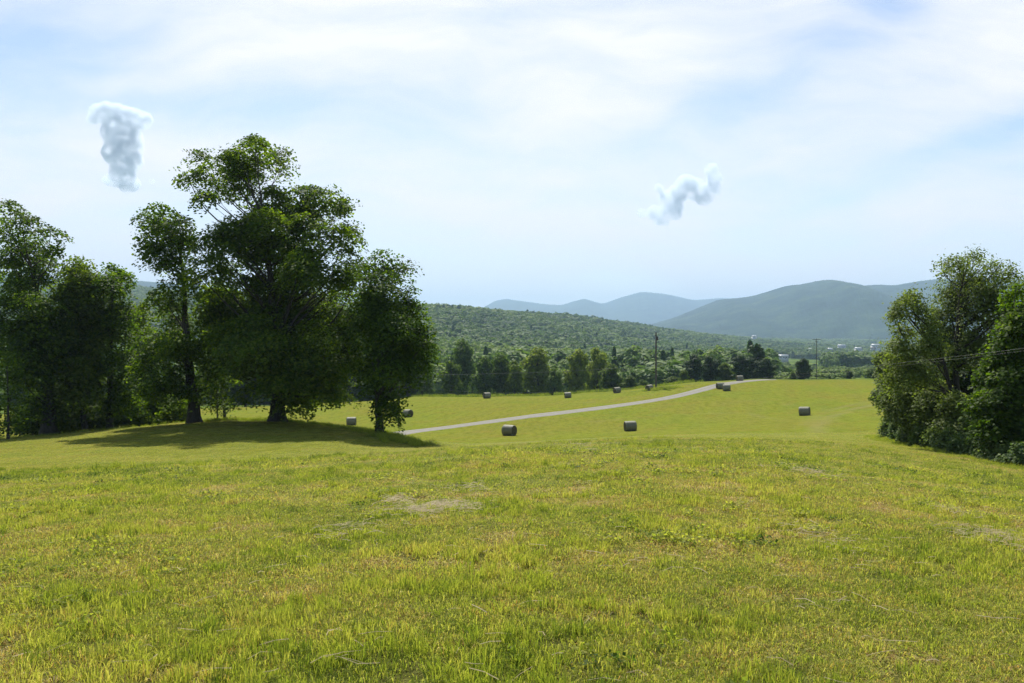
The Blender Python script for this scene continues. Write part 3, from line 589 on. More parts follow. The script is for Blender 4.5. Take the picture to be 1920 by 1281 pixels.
# ---------------------------------------------------------------- forest on the ridge and in the valley (stuff)
def blob(seed, conic=False):
    r = np.random.default_rng(seed); n = 520
    d_ = unit(r.normal(0, 1, (n, 3))); d_[:, 2] = np.abs(d_[:, 2])*1.0-.25*(r.uniform(0, 1, n) < .3)
    lump = 1+.28*np.sin(4*d_[:, 0]+seed)*np.sin(4.5*d_[:, 1]+seed*2)+.15*np.sin(8*d_[:, 2]+seed)
    P = d_*lump[:, None]*np.array([.5, .5, .62])+np.array([0, 0, .38])
    if conic:
        z = r.uniform(0, 1, n); a = r.uniform(0, 6.28, n); q = .34*(1-z)**.8*(.75+.3*np.sin(z*30)); P = np.stack([q*np.cos(a), q*np.sin(a), z*1.15], -1); d_ = np.stack([np.cos(a), np.sin(a), .5+0*a], -1)
    V, Fc, rn = leaves(P, d_+np.array([0, 0, .35]), .17, .9, .4, r)
    # dense inner mass of boughs
    u_ = np.linspace(0, 6.283, 11)[:-1]; vs = np.linspace(0, 1, 7); vv = []
    for t in vs:
        rad = (.38*math.sin(math.pi*(.12+.82*t)) if not conic else .2*(1-t)); zz = (-.1+.88*t) if not conic else t
        for a in u_: vv.append((rad*math.cos(a), rad*math.sin(a), zz))
    b = len(V); q = [(b+i*10+j, b+i*10+(j+1) % 10, b+(i+1)*10+(j+1) % 10, b+(i+1)*10+j) for i in range(6) for j in range(10)]
    return mesh_np("bough_mass", np.concatenate([V, np.array(vv)]), [Fc, np.array(q)], {'rnd': np.concatenate([rn, r.uniform(.0, .4, 60)])})
L_for = leaf_mat("forest_leaf", (.022, .045, .014), (.045, .082, .020), (.095, .140, .036), .2, .9)
# instance tint comes from each point's own random value
def forest_mat():
    m, N = mat("forest_canopy")
    r = N.n('ShaderNodeAttribute', attribute_name='rnd').outputs[2]
    oi = N.n('ShaderNodeAttribute', attribute_type='INSTANCER', attribute_name='tint').outputs[2]
    f = N.math('ADD', N.math('MULTIPLY', r, .35), N.math('MULTIPLY', oi, .65))
    c = N.ramp(f, [(.12, (.030, .065, .022)), (.36, (.085, .145, .034)), (.60, (.150, .215, .048)), (.88, (.240, .295, .066))])
    p = prin(N, c, .7, .2); t = N.n('ShaderNodeBsdfTranslucent', ins={0: N.mix(1.0, c, (1.3, 1.5, .7), 'MULTIPLY')}).outputs[0]
    mx = N.n('ShaderNodeMixShader', ins={0: .3}); N.l(p, mx.inputs[1]); N.l(t, mx.inputs[2]); out(N, mx.outputs[0]); return m
M_for = forest_mat()

def scatter(name, P, rotz, scl, tint, idx, protos, label, cat, tilt=None):
    """one object whose geometry nodes put a chosen prototype mesh on every point"""
    n = len(P); me = bpy.data.meshes.new(name); me.vertices.add(n); me.vertices.foreach_set('co', np.asarray(P, np.float32).ravel())
    rot = np.zeros((n, 3), np.float32); rot[:, 2] = rotz
    if tilt is not None: rot[:, :2] = tilt
    a = me.attributes.new('rot', 'FLOAT_VECTOR', 'POINT'); a.data.foreach_set('vector', rot.ravel())
    a = me.attributes.new('scl', 'FLOAT_VECTOR', 'POINT'); a.data.foreach_set('vector', np.asarray(scl, np.float32).ravel())
    a = me.attributes.new('tint', 'FLOAT', 'POINT'); a.data.foreach_set('value', np.asarray(tint, np.float32))
    a = me.attributes.new('idx', 'INT', 'POINT'); a.data.foreach_set('value', np.asarray(idx, np.int32))
    o = bpy.data.objects.new(name, me); S.collection.objects.link(o); tag(o, label, cat, None, 'stuff')
    g = bpy.data.node_groups.new(name+"_scatter", 'GeometryNodeTree'); g.is_modifier = True
    g.interface.new_socket("Geometry", in_out='INPUT', socket_type='NodeSocketGeometry'); g.interface.new_socket("Geometry", in_out='OUTPUT', socket_type='NodeSocketGeometry')
    gi = g.nodes.new('NodeGroupInput'); go = g.nodes.new('NodeGroupOutput')
    g2i = g.nodes.new('GeometryNodeGeometryToInstance')
    for p in reversed(protos):      # the multi-input socket lists its last link first
        ob = bpy.data.objects.new(name+"_source", p)
        oi = g.nodes.new('GeometryNodeObjectInfo'); oi.inputs['Object'].default_value = ob; g.links.new(oi.outputs['Geometry'], g2i.inputs[0])
    def na(nm, t):
        x = g.nodes.new('GeometryNodeInputNamedAttribute'); x.data_type = t; x.inputs[0].default_value = nm; return x.outputs[0]
    ip = g.nodes.new('GeometryNodeInstanceOnPoints'); ip.inputs['Pick Instance'].default_value = True
    g.links.new(gi.outputs[0], ip.inputs['Points']); g.links.new(g2i.outputs[0], ip.inputs['Instance'])
    g.links.new(na('idx', 'INT'), ip.inputs['Instance Index'])
    er = g.nodes.new('FunctionNodeEulerToRotation'); g.links.new(na('rot', 'FLOAT_VECTOR'), er.inputs[0]); g.links.new(er.outputs[0], ip.inputs['Rotation'])
    g.links.new(na('scl', 'FLOAT_VECTOR'), ip.inputs['Scale']); g.links.new(ip.outputs[0], go.inputs[0])
    md = o.modifiers.new("scatter", 'NODES'); md.node_group = g
    return o
blobs = [blob(1), blob(2), blob(3), blob(4, True)]
for b in blobs: b.materials.append(M_for)
def vnoise(x, y, s, seed=0):
    r = np.random.default_rng(seed); G = r.uniform(0, 1, (128, 128)); fx = x/s+500; fy = y/s+500
    ix = np.floor(fx).astype(int); iy = np.floor(fy).astype(int); tx = fx-ix; ty = fy-iy; tx = tx*tx*(3-2*tx); ty = ty*ty*(3-2*ty)
    g = lambda a, b: G[a % 128, b % 128]
    return (g(ix, iy)*(1-tx)+g(ix+1, iy)*tx)*(1-ty)+(g(ix, iy+1)*(1-tx)+g(ix+1, iy+1)*tx)*ty
FP = []
ys = 262.0
while ys < 3300:
    step = 9.0+ys*.0022
    hwL = .80*ys+40; xr = np.arange(-hwL, .72*ys+30, step); x = xr+rng.uniform(-.45, .45, len(xr))*step; y = ys+rng.uniform(-.45, .45, len(xr))*step
    FP.append(np.stack([x, y], -1)); ys += step*.95
FP = np.concatenate(FP); fx, fy = FP[:, 0], FP[:, 1]; fpx = CX+fx/fy*F
nz = vnoise(fx, fy, 60, 3)*.6+vnoise(fx, fy, 170, 4)*.4; nz2 = vnoise(fx, fy, 25, 5)
keep = np.ones(len(fx), bool)
# open meadows of the valley on the right and small clearings
keep &= ~((fpx > 1440) & (fy < 1250) & (fy > 200) & ~((fpx > 1555) & (fy > 640) & (fy < 1150)))
keep &= ~((fpx > 1430) & (fy > 1250) & (nz > .56))
keep &= ~((fpx > 1150) & (fpx <= 1440) & (fy < 1500) & (nz > .63))
keep &= ~((fpx > 1150) & (fy > 1450) & (nz2 > .8))
keep &= ~((fpx > 1222) & (fpx < 1262) & (fy > 880) & (fy < 1010))
keep &= ~((fpx <= 1150) & (nz2*nz > .55))
fx, fy, fpx, nz = fx[keep], fy[keep], fpx[keep], nz[keep]; n = len(fx); fz = H(fx, fy)
# thin out the far ground that the ridge hides
vis = np.ones(n, bool)
hgt = rng.uniform(8, 13, n)*(.8+.4*vnoise(fx, fy, 90, 9)); hgt *= np.where(fy < 330, .72, 1.0); wid = rng.uniform(9, 17.5, n)*(1+fy/6000); wid *= .62+.75*rng.uniform(0, 1, n)**1.4; wid *= np.where(fy < 330, .75, 1.0)
idx = np.where(rng.uniform(0, 1, n) < np.where(nz < .24, .2, .01), 3, rng.integers(0, 3, n)); hgt = np.where(idx == 3, hgt*1.12, hgt)
tint = np.clip(.35*vnoise(fx, fy, 45, 8)+.45*rng.uniform(0, 1, n)**1.3+.55*vnoise(fx, fy, 160, 12)-.12, 0, 1); tint = np.where(idx == 3, tint*.35, tint)
scatter("forest", np.stack([fx, fy, fz-.4], -1), rng.uniform(0, 6.28, n), np.stack([wid, wid, hgt], -1), tint, idx, blobs, "unbroken hazy green wood covering the ridge and valley behind the field", "forest")
# scrub in the near valley on the right
q = []
for _ in range(900):
    Y = 250*math.exp(rng.uniform(0, 1.25)); px = rng.uniform(1440, 1720); q.append(((px-CX)/F*Y, Y))
q = np.array(q); kk = vnoise(q[:, 0], q[:, 1], 22, 31) > .42; q = q[kk]; n = len(q)
ss = rng.uniform(1.5, 4.2, n)
scatter("scrub", np.stack([q[:, 0], q[:, 1], H(q[:, 0], q[:, 1])-.2], -1), rng.uniform(0, 6.28, n), np.stack([ss*1.3, ss*1.3, ss*.8], -1), rng.uniform(.45, 1, n), rng.integers(0, 3, n), blobs, "low grey green scrub on the slope beyond the field skyline at right", "scrub")

# ---------------------------------------------------------------- hay bales
m, N = mat("hay_bale_side"); oc = objc(N)
wr = N.noise(N.map(oc, scale=(14, .8, .8)), 3, 5, .7); fn = N.noise(N.map(oc, scale=(4, 22, 22)), 3, 4, .7)
c = N.ramp(wr, [(.3, (.095, .092, .060)), (.55, (.18, .172, .112)), (.75, (.28, .265, .175))]); c = N.mix(N.ramp(fn, [(.45, 0), (.7, .4)]), c, (.12, .12, .07))
out(N, prin(N, c, .6, .3, fn, .6, .03)); M_bs = m
m, N = mat("hay_bale_end"); oc = objc(N)
sp = N.n('ShaderNodeSeparateXYZ', ins={0: oc}); rr = N.math('SQRT', N.math('ADD', N.math('POWER', sp.outputs[1], 2.0), N.math('POWER', sp.outputs[2], 2.0)))
ring = N.math('SINE', N.math('ADD', N.math('MULTIPLY', rr, 55.0), N.math('MULTIPLY', N.noise(oc, 4, 4), 6.0)))
c = N.mix(N.math('MULTIPLY_ADD', ring, .5, .5), (.045, .042, .022), (.12, .105, .05)); out(N, prin(N, c, .9, .1, ring, .6, .03)); M_be = m
def bale_meshes():
    D2, Wd, k = .675, 1.45, 40
    prof = [(-Wd/2, D2-.05), (-Wd/2+.04, D2-.012), (-Wd/2+.10, D2)]+[(-Wd/2+.10+i*(Wd-.2)/7, D2+(.008 if i % 2 else -.006)) for i in range(1, 7)]+[(Wd/2-.10, D2), (Wd/2-.04, D2-.012), (Wd/2, D2-.05)]
    V = []
    for j, (x, r_) in enumerate(prof):
        for i in range(k):
            a = i*2*math.pi/k; z = r_*math.sin(a); y = r_*math.cos(a)
            if z < -D2+.06: z = -D2+.06
            V.append((x, y, z+D2-.06))
    n_ = len(prof); Fq = [(j*k+i, j*k+(i+1) % k, (j+1)*k+(i+1) % k, (j+1)*k+i) for j in range(n_-1) for i in range(k)]
    side = mesh_np("wrapped_side", V, [np.array(Fq)], smooth=True); side.materials.append(M_bs)
    ends = []; rings = [(.625, 0.0), (.56, .012), (.4, .02), (.2, .012), (.03, -.015)]
    for sgn in (-1, 1):
        V = []; Fq = []; b = 0
        for (r_, dx) in rings:
            for i in range(k):
                a = i*2*math.pi/k; z = r_*math.sin(a); z = max(z, -D2+.06); V.append((sgn*(Wd/2+dx), r_*math.cos(a), z+D2-.06))
        for j in range(len(rings)-1):
            for i in range(k):
                f = (b+j*k+i, b+j*k+(i+1) % k, b+(j+1)*k+(i+1) % k, b+(j+1)*k+i); Fq.append(f if sgn < 0 else f[::-1])
        end = mesh_np("straw_end", V, [np.array(Fq)], smooth=True); end.materials.append(M_be); ends.append(end)
    return side, ends
BS, BE = bale_meshes()
def bale(px, py, az, label, Y=None, sc=1.0):
    p = hit(px, py, 80, 400) if Y is None else np.array([(px-CX)/F*Y, Y, float(H((px-CX)/F*Y, Y))])
    r = bpy.data.objects.new("hay_bale", None); S.collection.objects.link(r); r.location = p; r.scale = (sc, sc, sc)
    g = [float(H(p[0]+dx, p[1]+dy)) for dx, dy in ((.6, 0), (-.6, 0))]
    r.rotation_euler = (0, -math.atan2(g[0]-g[1], 1.2)*math.cos(R(az)), R(az)); tag(r, label, "hay bale", "round hay bales on the field")
    for nm, me_ in (("wrapped_side", BS), ("straw_end", BE[0]), ("straw_end", BE[1])):
        o = bpy.data.objects.new(nm, me_); S.collection.objects.link(o); o.parent = r
bale(955, 817, -32, "large near bale below the road, dark end turned right, left of centre")
bale(1182, 808.5, 6, "near bale seen side on, alone in the middle of the field")
bale(1509, 779.5, -30, "bale alone on the right of the field, dark end facing right")
bale(1350.5, 730.5, 8, "left and slightly farther bale of the touching pair beside the road bend", Y=167)
bale(1362.5, 732, -8, "right bale of the touching pair beside the road bend", Y=163)
bale(1387, 714.5, 5, "farthest bale, sitting on the road shoulder below the spruces")
bale(1065, 746.5, 4, "single bale below the yellow green trees, closest to the road's middle")
bale(1157, 737, 28, "far bale left of the utility pole, near the field edge")
bale(1218, 732.5, 38, "far bale right beside the foot of the utility pole")
bale(913, 747, 30, "dark bale, left one of the far pair under the dark trees")
bale(926, 743, 10, "pale bale, right one of the far pair under the dark trees")
bale(817, 743.5, 60, "far bale half lost in weeds at the dark tree line")
bale(765, 782, -40, "bale peeking out from behind the small maple's foliage")
bale(659, 797.5, 5, "bale left of the small maple's trunk, seen under the branches")

# ---------------------------------------------------------------- utility poles and cables
m, N = mat("pole_wood"); bn = N.noise(N.map(objc(N), scale=(8, 8, .6)), 2, 5); out(N, prin(N, N.ramp(bn, [(.3, (.05, .042, .034)), (.7, (.12, .10, .085))]), .9, .1)); M_pole = m
m, N = mat("insulator"); out(N, prin(N, (.45, .47, .48), .3, .5)); M_ins = m
m, N = mat("cable_jacket"); out(N, prin(N, (.10, .105, .105), .5, .4)); M_cab = m
def pole(px, ptop, Y, label, cross=True, r0=.17, rot=0, dark=None):
    X = (px-CX)/F*Y; zb = float(H(X, Y)); h = (HY-ptop)/F*Y-zb
    r = bpy.data.objects.new("utility_pole", None); S.collection.objects.link(r); r.location = (X, Y, zb); r.rotation_euler = (0, 0, R(rot)); tag(r, label, "utility pole", "utility poles")
    T = Tubes(); T.add([(0, 0, -.3), (0, 0, h*.5), (0, 0, h-.02), (0, 0, h)], [r0, r0*.85, r0*.68, .01], 10); link("post", T.mesh("post"), M_pole, r)
    if cross:
        link("crossarm", boxes("crossarm", [(0, -r0, h-.35, 2.8, .12, .14), (-.45, -r0, h-.75, .05, .04, .9), (.45, -r0, h-.75, .05, .04, .9)]), M_pole, r)
        xs_ = (-1.3, -.5, .5, 1.3)
    else: xs_ = (0,)
    for x in xs_:
        T = Tubes(); z0 = h-.28 if cross else h; T.add([(x, -r0 if cross else 0, z0), (x, -r0 if cross else 0, z0+.08), (x, -r0 if cross else 0, z0+.1), (x, -r0 if cross else 0, z0+.22)], [.03, .05, .07, .03], 8); link("insulator", T.mesh("insulator"), M_ins, r)
    return r, np.array([X, Y, zb+h])
p1, t1 = pole(1230, 623, 181, "dark bare utility pole standing in the grass by a bale at field centre", False, .22)
link("transformer", (lambda T: (T.add([(0.33, 0, t1[2]-p1.location.z-1.9), (0.33, 0, t1[2]-p1.location.z-1.88), (0.33, 0, t1[2]-p1.location.z-1.0), (0.33, 0, t1[2]-p1.location.z-.98)], [.02, .18, .18, .02], 10), T.mesh("transformer"))[1])(Tubes()), M_pole, p1)
p2, t2 = pole(1531, 634.5, 255, "distant T shaped utility pole with a crossarm beyond the field skyline", True, .12, 6)
p3, t3 = pole(748, 716, 118, "utility pole hidden behind the small maple's crown", False, .15)
p4, t4 = pole(2300, 603, 24, "utility pole beyond the right picture edge carrying the low cable", False, .15)
def cable(a, b, sag, rad, label, name="cable"):
    a = np.array(a, float); b = np.array(b, float); t = np.linspace(0, 1, 60)[:, None]; P = a+(b-a)*t; P[:, 2:] -= sag*4*t*(1-t)
    c = P[0].copy(); T = Tubes(); T.add(P-c, np.full(60, rad), 6); o = link(name, T.mesh(name), M_cab, None, c); tag(o, label, "cable", "overhead cables")
cable(at(748, 719, 118), at(2300, 605, 24), 1.75, .0045, "low thick cable sagging across the whole field in front of the trees")
cable(at(748, 722, 118)-np.array([0, 0, .2]), at(2300, 605, 24)-np.array([0, 0, .07]), 1.76, .003, "thinner cable running just under the low thick cable")
cable(at(748, 704, 118), at(1230, 686, 181), .4, .022, "faint cable crossing the dark trees to the near pole")
cable(at(1230, 686, 181), t2-np.array([0, 0, .9]), 2.2, .018, "faint cable from the near pole to the distant pole")

# ---------------------------------------------------------------- houses of the far village
m, N = mat("white_siding"); n_ = N.n('ShaderNodeTexWave', bands_direction='Z', ins={'Vector': objc(N), 'Scale': 3.0}).outputs[0]; out(N, prin(N, N.mix(n_, (.42, .43, .44), (.50, .50, .50)), .7, .2)); M_wall = m
m, N = mat("metal_roof"); out(N, prin(N, N.mix(N.noise(objc(N), 1, 3), (.32, .34, .36), (.46, .48, .50)), .4, .4)); M_roofm = m
m, N = mat("dark_roof"); out(N, prin(N, N.mix(N.noise(objc(N), 2, 3), (.08, .08, .085), (.14, .13, .13)), .8, .2)); M_roofd = m
m, N = mat("window_glass"); out(N, prin(N, (.03, .04, .05), .1, .5)); M_win = m
def house(px, py, Y, L, Wd, Hh, rot, roofm, label, name="house", cat="house"):
    X = (px-CX)/F*Y; z = (HY-py)/F*Y; zg = float(H(X, Y)); zb = z-Hh*.4
    r = bpy.data.objects.new(name, None); S.collection.objects.link(r); r.location = (X, Y, zb); r.rotation_euler = (0, 0, R(rot)); tag(r, label, cat, "buildings of the far village")
    dz = min(0, zg-zb)-1
    link("wall", boxes("wall", [(0, 0, (Hh+dz)/2, L, Wd, Hh-dz)]), M_wall, r)
    rh = Wd*.36; o = .5; V = [(-L/2-o, -Wd/2-o, Hh-.2), (L/2+o, -Wd/2-o, Hh-.2), (L/2+o, Wd/2+o, Hh-.2), (-L/2-o, Wd/2+o, Hh-.2), (-L/2-o, 0, Hh+rh), (L/2+o, 0, Hh+rh)]
    link("roof", mesh_np("roof", V, [np.array([(0, 1, 5, 4), (2, 3, 4, 5), (3, 2, 1, 0)]), np.array([(0, 4, 3), (1, 2, 5)])]), roofm, r)
    for i in (-1, 0, 1): link("window", boxes("window", [(i*L*.3, -Wd/2-.01, Hh*.55, 1.1, .1, 1.5)]), M_win, r)
    link("door", boxes("door", [(L*.15, -Wd/2-.01, 1.1, 1.0, .1, 2.2)]), M_roofd, r)
house(1519, 659, 1450, 11, 8, 5, 35, M_roofm, "white gabled house with a bright roof just left of the distant pole")
house(1556, 658, 1480, 9, 7, 4.5, 20, M_roofm, "small white house just right of the distant pole")
house(1578, 651, 1750, 15, 8, 4.5, -8, M_roofm, "long pale roofed house, highest to the right of the distant pole", "long_building", "building")
house(1609, 657, 1500, 12, 8, 4.5, 12, M_roofm, "cream house in the trees between the long building and the thicket")
house(1641, 651, 1600, 15, 9, 5, 5, M_roofm, "white house half hidden at the left edge of the thicket")
house(1637, 656, 1500, 8, 6, 4, -10, M_roofd, "dark roofed house in front of the half hidden white house")
house(1414, 634, 2150, 12, 9, 6, 25, M_roofm, "tiny bright white house high on the wooded slope")
house(1468, 671, 1000, 12, 6, 3, 0, M_roofm, "low grey shed by the meadow behind the spruce clump", "shed", "shed")
house(1343, 671, 620, 5, 5, 1.6, 10, M_roofm, "pale shed roof showing beside the dark spreading trees", "shed", "shed")

# ---------------------------------------------------------------- grass
def grass_mat(name, ramp, tr=.52):
    m, N = mat(name)
    r = N.n('ShaderNodeAttribute', attribute_name='rnd').outputs[2]; ti = N.n('ShaderNodeAttribute', attribute_type='INSTANCER', attribute_name='tint').outputs[2]
    f = N.math('ADD', N.math('MULTIPLY', r, .5), N.math('MULTIPLY', ti, .5)); c = N.ramp(f, ramp)
    p = prin(N, c, .6, .10); t = N.n('ShaderNodeBsdfTranslucent', ins={0: N.mix(1.0, c, (1.6, 1.65, .8), 'MULTIPLY')}).outputs[0]
    mx = N.n('ShaderNodeMixShader', ins={0: tr}); N.l(p, mx.inputs[1]); N.l(t, mx.inputs[2]); out(N, mx.outputs[0]); return m
M_gr = grass_mat("grass_blade", [(.08, (.050, .088, .018)), (.32, (.195, .240, .034)), (.52, (.305, .318, .056)), (.70, (.38, .350, .105)), (.84, (.32, .19, .065)), (.97, (.48, .41, .25))])
M_straw = grass_mat("dry_straw", [(0, (.36, .28, .16)), (1, (.66, .54, .34))], .2)
def tuft(seed, nb, rad, hmin, hmax, wd, lean=.5, strawp=.0, rnd=(0, 1)):
    r = np.random.default_rng(seed); a = r.uniform(0, 6.28, nb); q = rad*np.sqrt(r.uniform(0, 1, nb)); b = np.stack([q*np.cos(a), q*np.sin(a), 0*a], -1)
    h = r.uniform(hmin, hmax, nb)*(1-.35*(q/rad)); d_ = r.uniform(0, 6.28, nb); L = lean*h*r.uniform(.1, 1.3, nb); dv = np.stack([np.cos(d_), np.sin(d_), 0*d_], -1)
    side = np.stack([-np.sin(d_), np.cos(d_), 0*d_], -1); fa = r.uniform(0, 6.28, nb); side = np.stack([np.cos(fa), np.sin(fa), 0*fa], -1)
    up = np.array([0, 0, 1.0]); w1 = wd*r.uniform(.6, 1.3, nb)
    p0 = b; p1 = b+dv*(L*.35)[:, None]+up*(h*.6)[:, None]; p2 = b+dv*L[:, None]+up*(h*(1-.25*lean))[:, None]
    V = np.stack([p0-side*w1[:, None]*.5, p0+side*w1[:, None]*.5, p1+side*w1[:, None]*.45, p1-side*w1[:, None]*.45, p2], 1).reshape(-1, 3)
    k = np.arange(nb)[:, None]*5; Q = k+np.array([[0, 1, 2, 3]]); T = k+np.array([[3, 2, 4]])
    rn = r.uniform(rnd[0], rnd[1], nb)
    return mesh_np("tuft", V, [Q, T], {'rnd': np.concatenate([rn, rn])})
near_t = [tuft(i, 150, .17, .02, .07, .0045, 1.5) for i in range(6)]+[tuft(10+i, 90, .17, .015, .045, .006, 2.4, rnd=(.3, 1)) for i in range(3)]+[tuft(20+i, 40, .07, .05, .12, .005, .8, rnd=(0, .6)) for i in range(3)]
for i in range(3):
    r_ = np.random.default_rng(90+i); k_ = 46; c_ = np.stack([r_.normal(0, .055, k_), r_.normal(0, .055, k_), r_.uniform(.02, .06, k_)], -1)
    V_, F_, rn_ = leaves(c_, np.tile([0, 0, 1.0], (k_, 1)), .030, .8, .5, r_); near_t.append(mesh_np("weed", V_, [F_], {'rnd': rn_*.35}))
for t in near_t: t.materials.append(M_gr)
GP = []
def ring(y0, y1, dens, xl=-.86, xr=.86):
    sp = 9.0; A = (xr-xl)*(y1**2-y0**2)/2+2*sp*(y1-y0); n = int(1.45*A*dens)          # the visible wedge plus a nine metre margin on each side
    wmax = xr*y1+sp; y = rng.uniform(y0, y1, int(2*wmax*(y1-y0)*dens)); x = rng.uniform(-wmax, wmax, len(y)); k = (x > xl*y-sp) & (x < xr*y+sp); return np.stack([x, y], -1)[k]
G1 = ring(.8, 7, 120); G2 = ring(7, 12, 80); G3 = ring(12, 20, 42, -.8, .8); G4 = ring(20, 38, 18, -.75, .72)
G = np.concatenate([G1, G2, G3, G4]); sz = np.concatenate([np.full(len(G1), 1.0), np.full(len(G2), 1.15), np.full(len(G3), 1.5), np.full(len(G4), 2.1)])
n = len(G); gx, gy = G[:, 0], G[:, 1]; gz = H(gx, gy)
patch = .55*vnoise(gx, gy, 1.1, 21)+.45*vnoise(gx, gy, .35, 22); big = vnoise(gx, gy, 3.6, 23)
kind = np.where(patch > .60, rng.integers(6, 9, n), rng.integers(0, 6, n)); tall = (vnoise(gx, gy, .8, 25) > .62) & (rng.uniform(0, 1, n) < .55) | (rng.uniform(0, 1, n) < .07); kind = np.where(tall, rng.integers(9, 12, n), kind)
wd_ = (vnoise(gx, gy, 1.7, 28) > .6) & (rng.uniform(0, 1, n) < .07) & (gy < 22); kind = np.where(wd_, rng.integers(12, 15, n), kind)
gt = np.clip(.14+.85*patch+.45*(big-.5)+.35*(vnoise(gx, gy, .9, 27) > .86)+rng.normal(0, .22, n), 0, 1)
edge = np.clip((gy-19)/6, 0, 1)*np.clip((-gx-4)/6, 0, 1)       # longer, greener strip along the left brow
gt = np.where(edge > .3, np.clip(gt-.22, 0, 1), gt)
zs = rng.uniform(.7, 1.75, n)*(1+.9*edge)*(.75+.6*vnoise(gx, gy, 2.3, 26))/np.sqrt(sz)
far_s = np.stack([sz*rng.uniform(.85, 1.2, n), sz*rng.uniform(.85, 1.2, n), sz*zs], -1)
keep = gy < brow(gx)
scatter("grass", np.stack([gx, gy, gz-.004], -1)[keep], rng.uniform(0, 6.28, n)[keep], far_s[keep], gt[keep], kind[keep], near_t, "short rough yellow green stubble grass covering the near slope", "grass")
MG = ring(23, 74, 3.4, -.75, .75); MG = MG[(MG[:, 1] > brow(MG[:, 0])-1)]; k_ = len(MG)
sm = 2.3*np.sqrt(MG[:, 1]/40)
scatter("mown_grass", np.stack([MG[:, 0], MG[:, 1], H(MG[:, 0], MG[:, 1])-.004], -1), rng.uniform(0, 6.28, k_), np.stack([sm, sm, .75*rng.uniform(.5, 1.2, k_)*sm**.5], -1), np.clip(.48+.5*(vnoise(MG[:, 0], MG[:, 1], 2.5, 41)-.5)+rng.normal(0, .08, k_), 0, 1), rng.integers(0, 6, k_), near_t, "very short freshly mown yellow green grass over the mound and hollow", "grass")
# tall grass: brow of the mound, around trunks, thicket foot, pole foot
tall_t = [tuft(40+i, 60, .28, .15, .55, .014, .45, rnd=(0, .6)) for i in range(4)]
for t in tall_t: t.materials.append(M_gr)
Q = []
def strip(pts, dens, wd, s0, s1, tn):
    P_ = [np.array([(a-CX)/F*Y, Y]) for a, Y in pts]
    for p, q_ in zip(P_[:-1], P_[1:]):
        L = np.linalg.norm(q_-p); k = int(L*dens)
        for _ in range(k):
            c = p+(q_-p)*rng.uniform(); c = c+rng.normal(0, wd, 2); Q.append((c[0], c[1], rng.uniform(s0, s1), tn+rng.uniform(-.15, .15)))
strip([(395, 61.5), (470, 62), (560, 61.5), (620, 60), (680, 57.5), (730, 53), (762, 48)], 34, .7, .5, 1.15, .3)
strip([(0, 59.5), (120, 61), (260, 62), (380, 62)], 9, .8, .4, .9, .35)
strip([(1655, 62), (1670, 53), (1700, 47.5), (1760, 42), (1830, 37.5), (1920, 32), (2050, 29)], 26, .6, .3, .7, .42)
strip([(1222, 178), (1262, 176)], 26, 1.0, 1.2, 2.4, .3)
strip([(-60, 26), (100, 25.5), (250, 26), (420, 27)], 36, 1.3, .22, .5, .15)
strip([(780, 205), (950, 206), (1100, 208), (1300, 207)], 5, 1.5, 1.5, 3, .2)
Q = np.array(Q); n = len(Q)
scatter("tall_grass", np.stack([Q[:, 0], Q[:, 1], H(Q[:, 0], Q[:, 1])-.02], -1), rng.uniform(0, 6.28, n), np.stack([Q[:, 2]]*3, -1), np.clip(Q[:, 3], 0, 1), rng.integers(0, 4, n), tall_t, "uncut tall grass along the mound brow, pole foot and thicket edge", "grass")
# dry hay wisps left on the grass
V = []; Fq = []; rn = []
def straws(px, py, rx, ry, n, lmin=.05, lmax=.20, gap=3):
    global V, Fq, rn
    n = int(n*1.0); c = hit(px, py, 3, 60); sx_ = rx/F*c[1]*1.15; g1 = hit(px, py+ry, 3, 60); g2 = hit(px, py-ry, 3, 60); sy = abs(g2[1]-g1[1])/2
    for _ in range(n):
        a, b = rng.normal(0, .5, 2); x = c[0]+a*sx_; y = c[1]+b*sy+.25*sy*math.sin(a*5); z = float(H(x, y))+rng.uniform(.04, .085)
        L = rng.uniform(lmin, lmax); th = rng.normal(.2, .7); wd = rng.uniform(.0010, .0020)*(1+c[1]*.05); bend = rng.normal(0, .15)
        d_ = np.array([math.cos(th), math.sin(th), rng.normal(0, .12)]); s_ = np.array([-math.sin(th), math.cos(th), 0])
        p0 = np.array([x, y, z])-d_*L/2; pm = np.array([x, y, z+.01])+s_*bend*L; p2 = np.array([x, y, z])+d_*L/2
        k = len(V); u_ = np.array([0, 0, wd])
        V += [p0-s_*wd-u_*.5, p0+s_*wd+u_*.5, pm+s_*wd+u_*.5, pm-s_*wd-u_*.5, p2+s_*wd+u_*.5, p2-s_*wd-u_*.5]; Fq += [(k, k+1, k+2, k+3), (k+3, k+2, k+4, k+5)]; r1 = rng.uniform(); rn += [r1, r1]
straws(820, 957, 70, 12, 480); straws(745, 942, 30, 9, 70); straws(870, 920, 50, 10, 60); straws(660, 1000, 70, 18, 60)
straws(1870, 1015, 70, 22, 250); straws(1790, 965, 40, 14, 120); straws(1510, 888, 50, 8, 60, .15, .4); straws(1560, 1020, 80, 40, 90); straws(1100, 838, 60, 6, 60, .2, .5)
for _ in range(90): straws(rng.uniform(-50, 1970), 860+420*rng.uniform()**.8, 90, 30, 2, .06, .24)
me = mesh_np("hay_wisps", np.array(V), [np.array(Fq)], {'rnd': rn}); tag(link("hay_wisps", me, M_straw), "pale dry hay wisps left lying in patches on the cut grass", "hay", None, 'stuff')

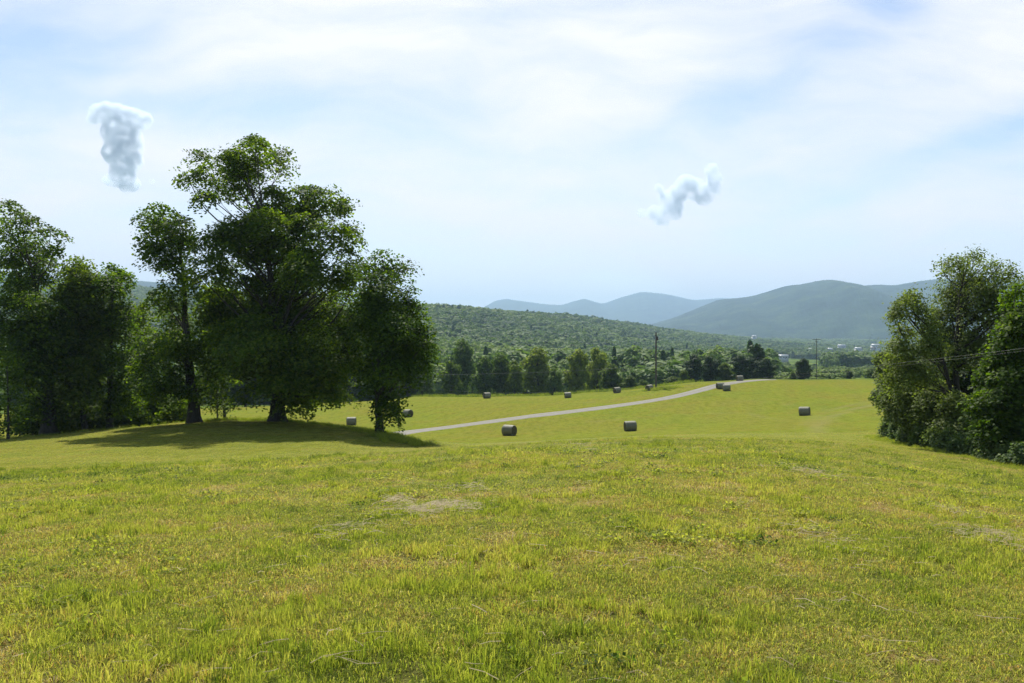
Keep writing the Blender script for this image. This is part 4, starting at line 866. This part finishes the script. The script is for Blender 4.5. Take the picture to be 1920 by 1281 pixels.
# ---------------------------------------------------------------- clouds
def cloud(name, puffs, Y, label, dens):
    V = []; Fq = []
    import bmesh
    bm = bmesh.new(); r = np.random.default_rng(len(puffs)); c0 = at(puffs[0][0], puffs[0][1], Y)
    for (px, py, rp) in puffs:
        c = at(px, py, Y)-c0; rad = rp*1.22/F*Y
        for k in range(9):
            d_ = unit(r.normal(0, 1, 3)); q_ = (0 if k == 0 else .75)*rad; rr_ = rad*(1 if k == 0 else r.uniform(.28, .55))
            ret = bmesh.ops.create_icosphere(bm, subdivisions=2, radius=rr_); bmesh.ops.translate(bm, verts=ret['verts'], vec=Vector(c+d_*q_*np.array([1, .7, 1])))
    me = bpy.data.meshes.new(name); bm.to_mesh(me); bm.free()
    o = link(name, me, None, None, c0); md = o.modifiers.new("remesh", 'REMESH'); md.mode = 'VOXEL'; md.voxel_size = 16; m2 = o.modifiers.new('smooth', 'SMOOTH'); m2.iterations = 10; m2.factor = .5
    m, N = mat(name+"_vapour"); P = objc(N)
    n_ = N.noise(P, .0085, 7, .62)
    dn = N.math('MULTIPLY', N.math('MAXIMUM', N.math('SUBTRACT', n_, .38), 0.0), dens)
    pv = N.n('ShaderNodeVolumePrincipled', ins={'Color': (.82, .91, 1, 1), 'Anisotropy': .35, 'Density': dn}); N.l(pv.outputs[0], N.n('ShaderNodeOutputMaterial').inputs[1]); me.materials.append(m)  # blue in the colour stands in for skylight shading on white vapour
    tag(o, label, "cloud"); return o
cloud("cloud", [(185, 212, 16), (205, 215, 20), (235, 228, 22), (265, 226, 16), (278, 225, 8), (170, 225, 8), (215, 250, 22), (240, 262, 24), (225, 288, 26), (239, 300, 24), (232, 324, 20), (222, 338, 12), (250, 345, 12), (205, 338, 10), (285, 340, 6), (235, 350, 10)], 9500, "T shaped puffy cloud hanging above the left trees", .075)
cloud("cloud", [(1335, 318, 11), (1340, 335, 13), (1338, 355, 13), (1318, 364, 16), (1300, 354, 18), (1285, 345, 16), (1275, 360, 18), (1255, 375, 18), (1262, 392, 18), (1240, 408, 14), (1225, 400, 12), (1203, 400, 8), (1235, 352, 8), (1325, 375, 9)], 9500, "slanting puffy cloud above the distant blue mountains", .075)

# ---------------------------------------------------------------- haze
x0, x1, y0, y1, z0, z1 = -13500, 13500, -700, 16500, -130, 620
hz = boxes("haze", [((x0+x1)/2, (y0+y1)/2, (z0+z1)/2, x1-x0, y1-y0, z1-z0)])
m, N = mat("haze_air"); pv = N.n('ShaderNodeVolumePrincipled', ins={'Color': (.51, .71, .96, 1), 'Anisotropy': .1, 'Density': 1.12e-4}); N.l(pv.outputs[0], N.n('ShaderNodeOutputMaterial').inputs[1])
tag(link("haze", hz, m), "thin pale blue summer haze over the whole valley", None, None, 'stuff')
